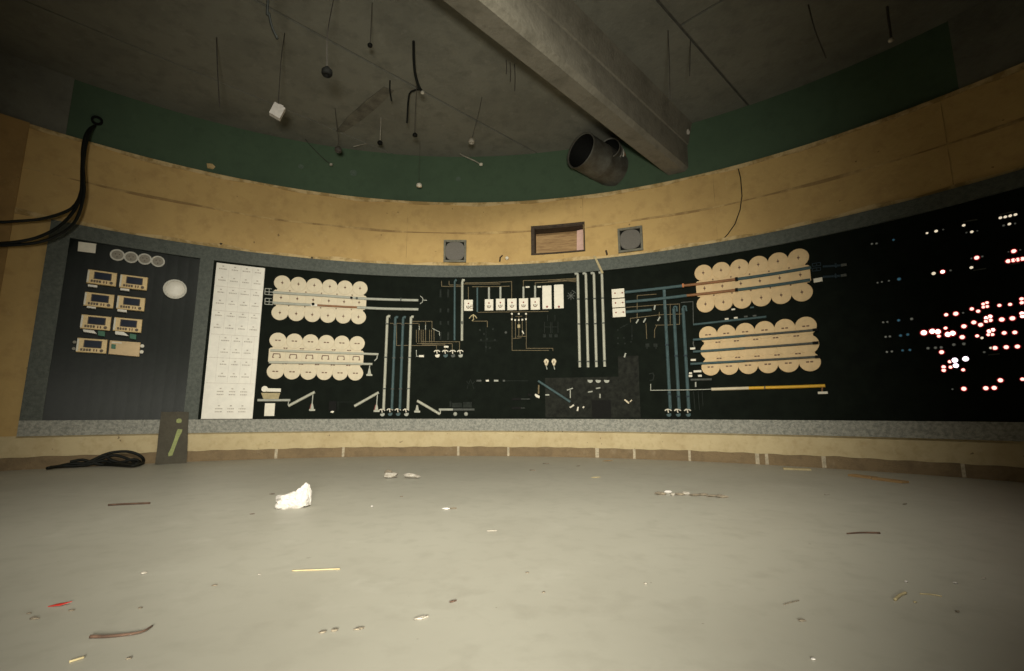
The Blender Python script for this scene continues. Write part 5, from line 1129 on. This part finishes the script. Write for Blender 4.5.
# ------------------------------------------------------------------ litter on the floor
def floor_bits(name, label, cat, px, py, w, h, m, seed, sub=2, jit=.3, zf=.5, rot=0.0, group=None):
    p = G(px, py + h * .4); u = p.length / F
    d = h * u * .5
    return robj(name, MB().lump(p, w * u * .5, max(.006, d * .9), max(.003, h * u * zf * .6), seed, sub, jit, rot), m, None, label, cat, group)
p = G(293.5, 507.5); u = p.length / F
def torn(o, sx, sy, sz, seed, rot):
    rg = random.Random(seed); b = bmesh.new(); bmesh.ops.create_icosphere(b, subdivisions=4, radius=1); idx = {}; vs = []
    from mathutils import noise
    for i, v in enumerate(b.verts):
        idx[v] = i; p = v.co; q = 1 + .42 * noise.noise(p * 1.3 + Vector((seed, 0, 0))) + .26 * abs(noise.noise(p * 2.7 + Vector((0, seed, 0)))) + .07 * noise.noise(p * 7)
        c, n_ = math.cos(rot), math.sin(rot); x, y, z = p.x * q * sx, p.y * q * sy, max(p.z * q, -.6) * sz
        vs.append((o.x + c * x - n_ * y, o.y + n_ * x + c * y, o.z + z + .6 * sz))
    fs = [tuple(idx[v] for v in f.verts) for f in b.faces]; b.free(); return vs, fs
b = MB()
for q_ in ((p + Vector((-.03, 0, 0)), 11 * u, 8 * u, 7.5 * u, 3, .2), (p + Vector((7 * u, .02, .01)), 6.5 * u, 5 * u, 10.5 * u, 11, .8)): b.add(*torn(*q_))
robj('foam_lump', b, 'paper', None, 'torn white lump of foam on the floor, largest litter at left', 'foam')
t = empty('plaster_shard', 'curled pale plaster shard with grey underside on the floor near the wall', 'plaster'); q = G(400, 478); t.location = q
u = q.length / F
robj('flake', MB().lump(q + Vector((-.10, 0, 0)), 9 * u, 5 * u, 3.2 * u, 41, 2, .35, .2), 'shard', t); robj('flake', MB().lump(q + Vector((.12, -.02, 0)), 9 * u, 4.5 * u, 2.8 * u, 42, 2, .3, -.15), 'shard', t); robj('flake', MB().lump(q + Vector((-.13, .08, .01)), 4.5 * u, 3 * u, 3.4 * u, 43, 2, .3), 'rubble', t)
floor_bits('plaster_chip', 'small pale chip on the floor, centre left, in front of the curled shard', 'plaster', 446, 508, 9, 3.5, 'paper', 3)
floor_bits('plaster_chip', 'small grey chip touching the pale chip at centre left', 'plaster', 453.5, 507.8, 8, 3, 'rubble', 4)
rb_ = [(661, 492.4, 12, 6, 'rubble'), (667.6, 491, 9, 6.5, 'paper'), (673, 493.6, 5, 5, 'shard'), (679, 493.4, 12, 4.5, 'rubble'), (686, 492.6, 8, 6, 'shard'), (694, 494.4, 11, 4, 'rubble'), (703, 494, 10, 4.5, 'rubble'), (712, 495, 12, 4.5, 'rubble'), (721.5, 495.6, 12, 5.5, 'rubble')]
for i, (x, y, w, h, m) in enumerate(rb_):
    l = {'paper': 'white crumb', 'shard': 'pale crumb', 'rubble': 'brown grey crumb'}[m]
    floor_bits('rubble_piece', '%s, %s from left in the line of rubble at right' % (l, (ORD + ['ninth'])[i]), 'rubble', x, y, w, h, m, 60 + i, group='line of rubble on the floor at right')
def stick(name, pts, r, m, label, cat, r1=None, lift=0.0, group=None):
    P = [G(x, y) for x, y in pts]; P = [q + Vector((0, 0, r + lift * (i % 2))) for i, q in enumerate(P)]
    return robj(name, MB().tube(smooth_path(P, 6), r, 8, r1), m, None, label, cat, group)
stick('stick', [(108, 506), (125, 505), (150, 504)], .0065, 'twig', 'thin brown stick lying on the floor near the cable coil', 'stick')
stick('straw', [(292, 571.4), (315, 570.6), (340, 569.6)], .0028, 'straw', 'long pale straw on the floor below the white foam lump', 'straw')
stick('twig', [(90, 638.4), (108, 638), (128, 636), (143, 633), (152, 627.6)], .0048, 'twig', 'curved brown twig on the floor at the lower left', 'twig', .0025)
p = G(58, 606); robj('red_scrap', MB().add([p + Vector(v) for v in ((-.024, -.010, .001), (.012, -.004, .003), (.030, .016, .007), (-.012, .008, .002), (-.024, -.010, .003), (.012, -.004, .005), (.030, .016, .009), (-.012, .008, .004))], [(3, 2, 1, 0), (4, 5, 6, 7), (0, 1, 5, 4), (1, 2, 6, 5), (2, 3, 7, 6), (3, 0, 4, 7)]), 'red', None, 'small bright red scrap on the floor at lower left', 'scrap')
stick('splinter', [(847, 534.2), (862, 533.4), (880, 533.8)], .0035, 'twig', 'dark splinter lying on the floor at right', 'splinter', .006)
stick('splinter', [(784, 605), (791, 603), (799, 601)], .0018, 'rubble', 'thin dark splinter on the floor, lower right of centre', 'splinter')
p = stick('splinter', [(895, 601), (900, 596.5), (906, 594)], .0045, 'straw', 'short pale curled splinter on the floor at right', 'splinter')
stick('splinter', [(920, 594.4), (931, 595), (942, 597)], .0022, 'straw', 'very thin pale sliver right of the curled splinter', 'splinter')
stick('straw', [(487, 531.4), (497, 531)], .0025, 'shard', 'tiny pale straw on the floor at the centre', 'straw')
stick('straw', [(69, 663), (84, 658.5)], .003, 'straw', 'tiny pale straw under the brown twig, lower left corner', 'straw')
for (x0, y0, x1, y1, m, l) in ((783, 469.4, 811, 470.6, 'straw', 'left pale lath lying at the foot of the right wall'), (852, 476, 874, 479, 'wood', 'middle pale lath lying at the foot of the right wall'), (876, 479.6, 905, 483.4, 'wood', 'right pale lath lying at the foot of the right wall')):
    a_, b_ = G(x0, y0), G(x1, y1); d_ = (b_ - a_).normalized(); n_ = Vector((-d_.y, d_.x, 0)) * .05
    vs = [a_ - n_, b_ - n_ * .7, b_ + n_, a_ + n_ * .8]; robj('wood_lath', MB().add([v + Vector((0, 0, .001)) for v in vs] + [v + Vector((0, 0, .02)) for v in vs], [(3, 2, 1, 0), (4, 5, 6, 7), (0, 1, 5, 4), (1, 2, 6, 5), (2, 3, 7, 6), (3, 0, 4, 7)]), m, None, l, 'lath', 'laths at the right wall')
bits = [(34.5, 617.4, 8, 4, 'rubble', 'dark crumb left of the red scrap'), (29, 613, 5, 2, 'rubble', 'tiny dark crumb at the lower left, left of the red scrap'), (71.5, 610, 6, 2.4, 'rubble', 'tiny dark crumb right of the red scrap'), (214.5, 584.6, 6, 3, 'rubble', 'dark crumb on the floor between twig and straw'), (140.4, 607.6, 4, 2, 'rubble', 'small crumb above the brown twig'), (128.6, 658, 5, 2.6, 'rubble', 'small dark crumb under the brown twig'), (143.6, 572.4, 5, 4, 'shard', 'pale crumb on the floor above the brown twig'), (259, 573.6, 4, 2.6, 'shard', 'pale crumb left of the long straw'),
        (334.5, 629, 8, 4.5, 'rubble', 'dark crumb, right of a pair at bottom centre left'), (322.5, 631.5, 8, 3, 'rubble', 'dark crumb, left of a pair at bottom centre left'), (358.6, 627.4, 10, 5, 'rubble', 'flat dark crumb at bottom centre left'), (421.5, 616.4, 16, 5.5, 'shard', 'pale flat plaster crumb at bottom centre'), (452.6, 600.4, 9, 4, 'twig', 'dark brown crumb right of the pale flat plaster crumb'), (527.5, 572, 5, 2.6, 'rubble', 'tiny crumb on the floor at centre'), (543.8, 591.8, 5, 2.4, 'rubble', 'small crumb below the tiny centre crumb'), (646, 583, 4.5, 2.6, 'shard', 'tiny pale crumb right of centre'),
        (401.4, 496, 3.6, 2.4, 'rubble', 'tiny dark crumb under the curled shard'), (372, 505.6, 3.4, 2.6, 'paper', 'tiny white crumb left of the small pale chip'), (532, 469.6, 8, 2.6, 'rubble', 'flat dark crumb near the baseboard at centre'), (545.5, 463.2, 10, 2, 'rubble', 'dark flake at the foot of the baseboard, centre'), (578, 465.4, 5, 2.4, 'rubble', 'small flake near the baseboard right of centre'), (607.4, 460.4, 13, 2, 'wood', 'pale wood chip at the foot of the baseboard, right of centre'), (596, 476.8, 13, 2.6, 'straw', 'pale flat chip on the floor right of centre near the baseboard'), (827, 493.8, 8, 2.4, 'shard', 'pale chip between the rubble line and the right laths'),
        (905, 503.6, 9, 2, 'rubble', 'dark flake on the dim floor at right'), (802, 619.6, 9, 4, 'rubble', 'dark crumb on the floor at lower right'), (957.5, 611, 4, 3.2, 'rubble', 'dark crumb in the dim lower right'), (955.4, 582.4, 4, 3, 'paper', 'white crumb in the dim floor at right'), (983.4, 577.6, 6, 3, 'shard', 'pale crumb near the right edge'), (915.4, 602, 4, 2, 'straw', 'tiny tan crumb right of the curled splinter'), (906, 581, 4, 3, 'paper', 'tiny white crumb above the curled splinter'), (813.5, 658.4, 4, 3, 'paper', 'tiny white crumb at the bottom, right of centre'), (272, 493.6, 6, 2, 'twig', 'small dark chip left of the white foam lump'), (252, 513.6, 6, 1.6, 'twig', 'tiny dark chip below left of the white foam lump')]
for i, (x, y, w, h, m, l) in enumerate(bits): floor_bits('floor_crumb', l, 'crumb', x, y, w, h, m, 100 + i, 1 if w < 8 else 2, .3, .4, i * .7 % .6, 'crumbs scattered on the floor')

# ------------------------------------------------------------------ every separate piece a part of its own
PIECE = {'thin_pipework': 'line', 'faded_symbol': 'mark', 'faded_bars': 'bar', 'ladder_symbol': 'bar', 'loose_tag': 'chip', 'dash_symbol': 'dash', 'bracket_symbol': 'line', 'star_symbol': 'line', 'chevron_symbol': 'line'}
def clusters(me):
    n = len(me.vertices); par = list(range(n))
    def f(i):
        while par[i] != i: par[i] = par[par[i]]; i = par[i]
        return i
    for e in me.edges: par[f(e.vertices[0])] = f(e.vertices[1])
    isl = {}
    for v in me.vertices: isl.setdefault(f(v.index), []).append(v.index)
    ids = list(isl.values()); bb = []
    for ii in ids:
        P = [me.vertices[i].co for i in ii]; bb.append((Vector([min(p[k] for p in P) for k in range(3)]), Vector([max(p[k] for p in P) for k in range(3)])))
    q = list(range(len(ids)))
    def g(i):
        while q[i] != i: i = q[i]
        return i
    for i in range(len(ids)):
        for j in range(i):
            gap = Vector([max(0, bb[i][0][k] - bb[j][1][k], bb[j][0][k] - bb[i][1][k]) for k in range(3)]).length
            big = max((bb[i][1] - bb[i][0]).length, (bb[j][1] - bb[j][0]).length)
            if gap < .012 or gap < .3 * big * 0 + .012: q[g(i)] = g(j)
    out = {}
    for i in range(len(ids)): out.setdefault(g(i), []).extend(ids[i])
    return list(out.values())
def piece_mesh(me, keep, name):
    b = bmesh.new(); b.from_mesh(me); b.verts.ensure_lookup_table(); ks = set(keep)
    bmesh.ops.delete(b, geom=[v for v in b.verts if v.index not in ks], context='VERTS'); m2 = bpy.data.meshes.new(name); b.to_mesh(m2); b.free()
    for mt in me.materials: m2.materials.append(mt)
    return m2
for ob in list(bpy.data.objects):
    base = ob.name.split('.')[0]
    if ob.type != 'MESH' or ob.get('kind') or ob.data.users > 1: continue
    if ob.parent is None and base not in PIECE: continue
    if ob.parent is not None and base not in ('line', 'lines', 'strip', 'bar', 'machine', 'outline', 'thin_line', 'screw', 'contact_hole'): continue
    cl = clusters(ob.data)
    if len(cl) < 2: continue
    if ob.parent is None:
        t = bpy.data.objects.new(base, None); t.empty_display_size = .05; C.objects.link(t); t.location = ob.location; t.rotation_euler = ob.rotation_euler
        for key in ('label', 'category', 'group'):
            if key in ob: t[key] = ob[key]
        pn = PIECE[base]; par = t
    else: pn = base; par = ob.parent
    for c in cl:
        po = bpy.data.objects.new(pn, piece_mesh(ob.data, c, pn)); C.objects.link(po); po.parent = par
    bpy.data.objects.remove(ob)

# ------------------------------------------------------------------ camera, lights, view
cam = bpy.data.cameras.new('camera'); co = bpy.data.objects.new('camera', cam); C.objects.link(co)
cam.sensor_width = 36; cam.lens = F / 1024 * 36; cam.clip_start = .05
co.location = (0, 0, H); co.rotation_euler = (PI / 2 + PITCH, 0, 0)
bpy.context.scene.camera = co
def spot(name, loc, target, power, cone, blend, col, rad=.05):
    l = bpy.data.lights.new(name, 'SPOT'); l.energy = power; l.spot_size = math.radians(cone); l.spot_blend = blend; l.color = col; l.shadow_soft_size = rad
    o = bpy.data.objects.new(name, l); C.objects.link(o); o.location = loc
    d = Vector(target) - Vector(loc); o.rotation_euler = d.to_track_quat('-Z', 'Y').to_euler(); return o
WARM = (1.0, .97, .83)
spot('torch_wall', (.05, -.8, .6), (.05 + math.sin(-.10) * math.cos(.18), -.8 + math.cos(-.10) * math.cos(.18), .6 + math.sin(.18)), 1230, 88, 1.0, WARM, .2)
spot('torch_floor', (.15, 0, 4.5), (-.53, 5.81, 0), 1650, 86, 1.0, WARM, .3)
w = bpy.data.worlds.new('dark_room'); bpy.context.scene.world = w; w.use_nodes = True
w.node_tree.nodes['Background'].inputs[0].default_value = (.5, .55, .45, 1); w.node_tree.nodes['Background'].inputs[1].default_value = .02
vs = bpy.context.scene.view_settings
vs.view_transform = 'Standard'; vs.look = 'None'; vs.exposure = 0; vs.gamma = 1; vs.use_curve_mapping = False
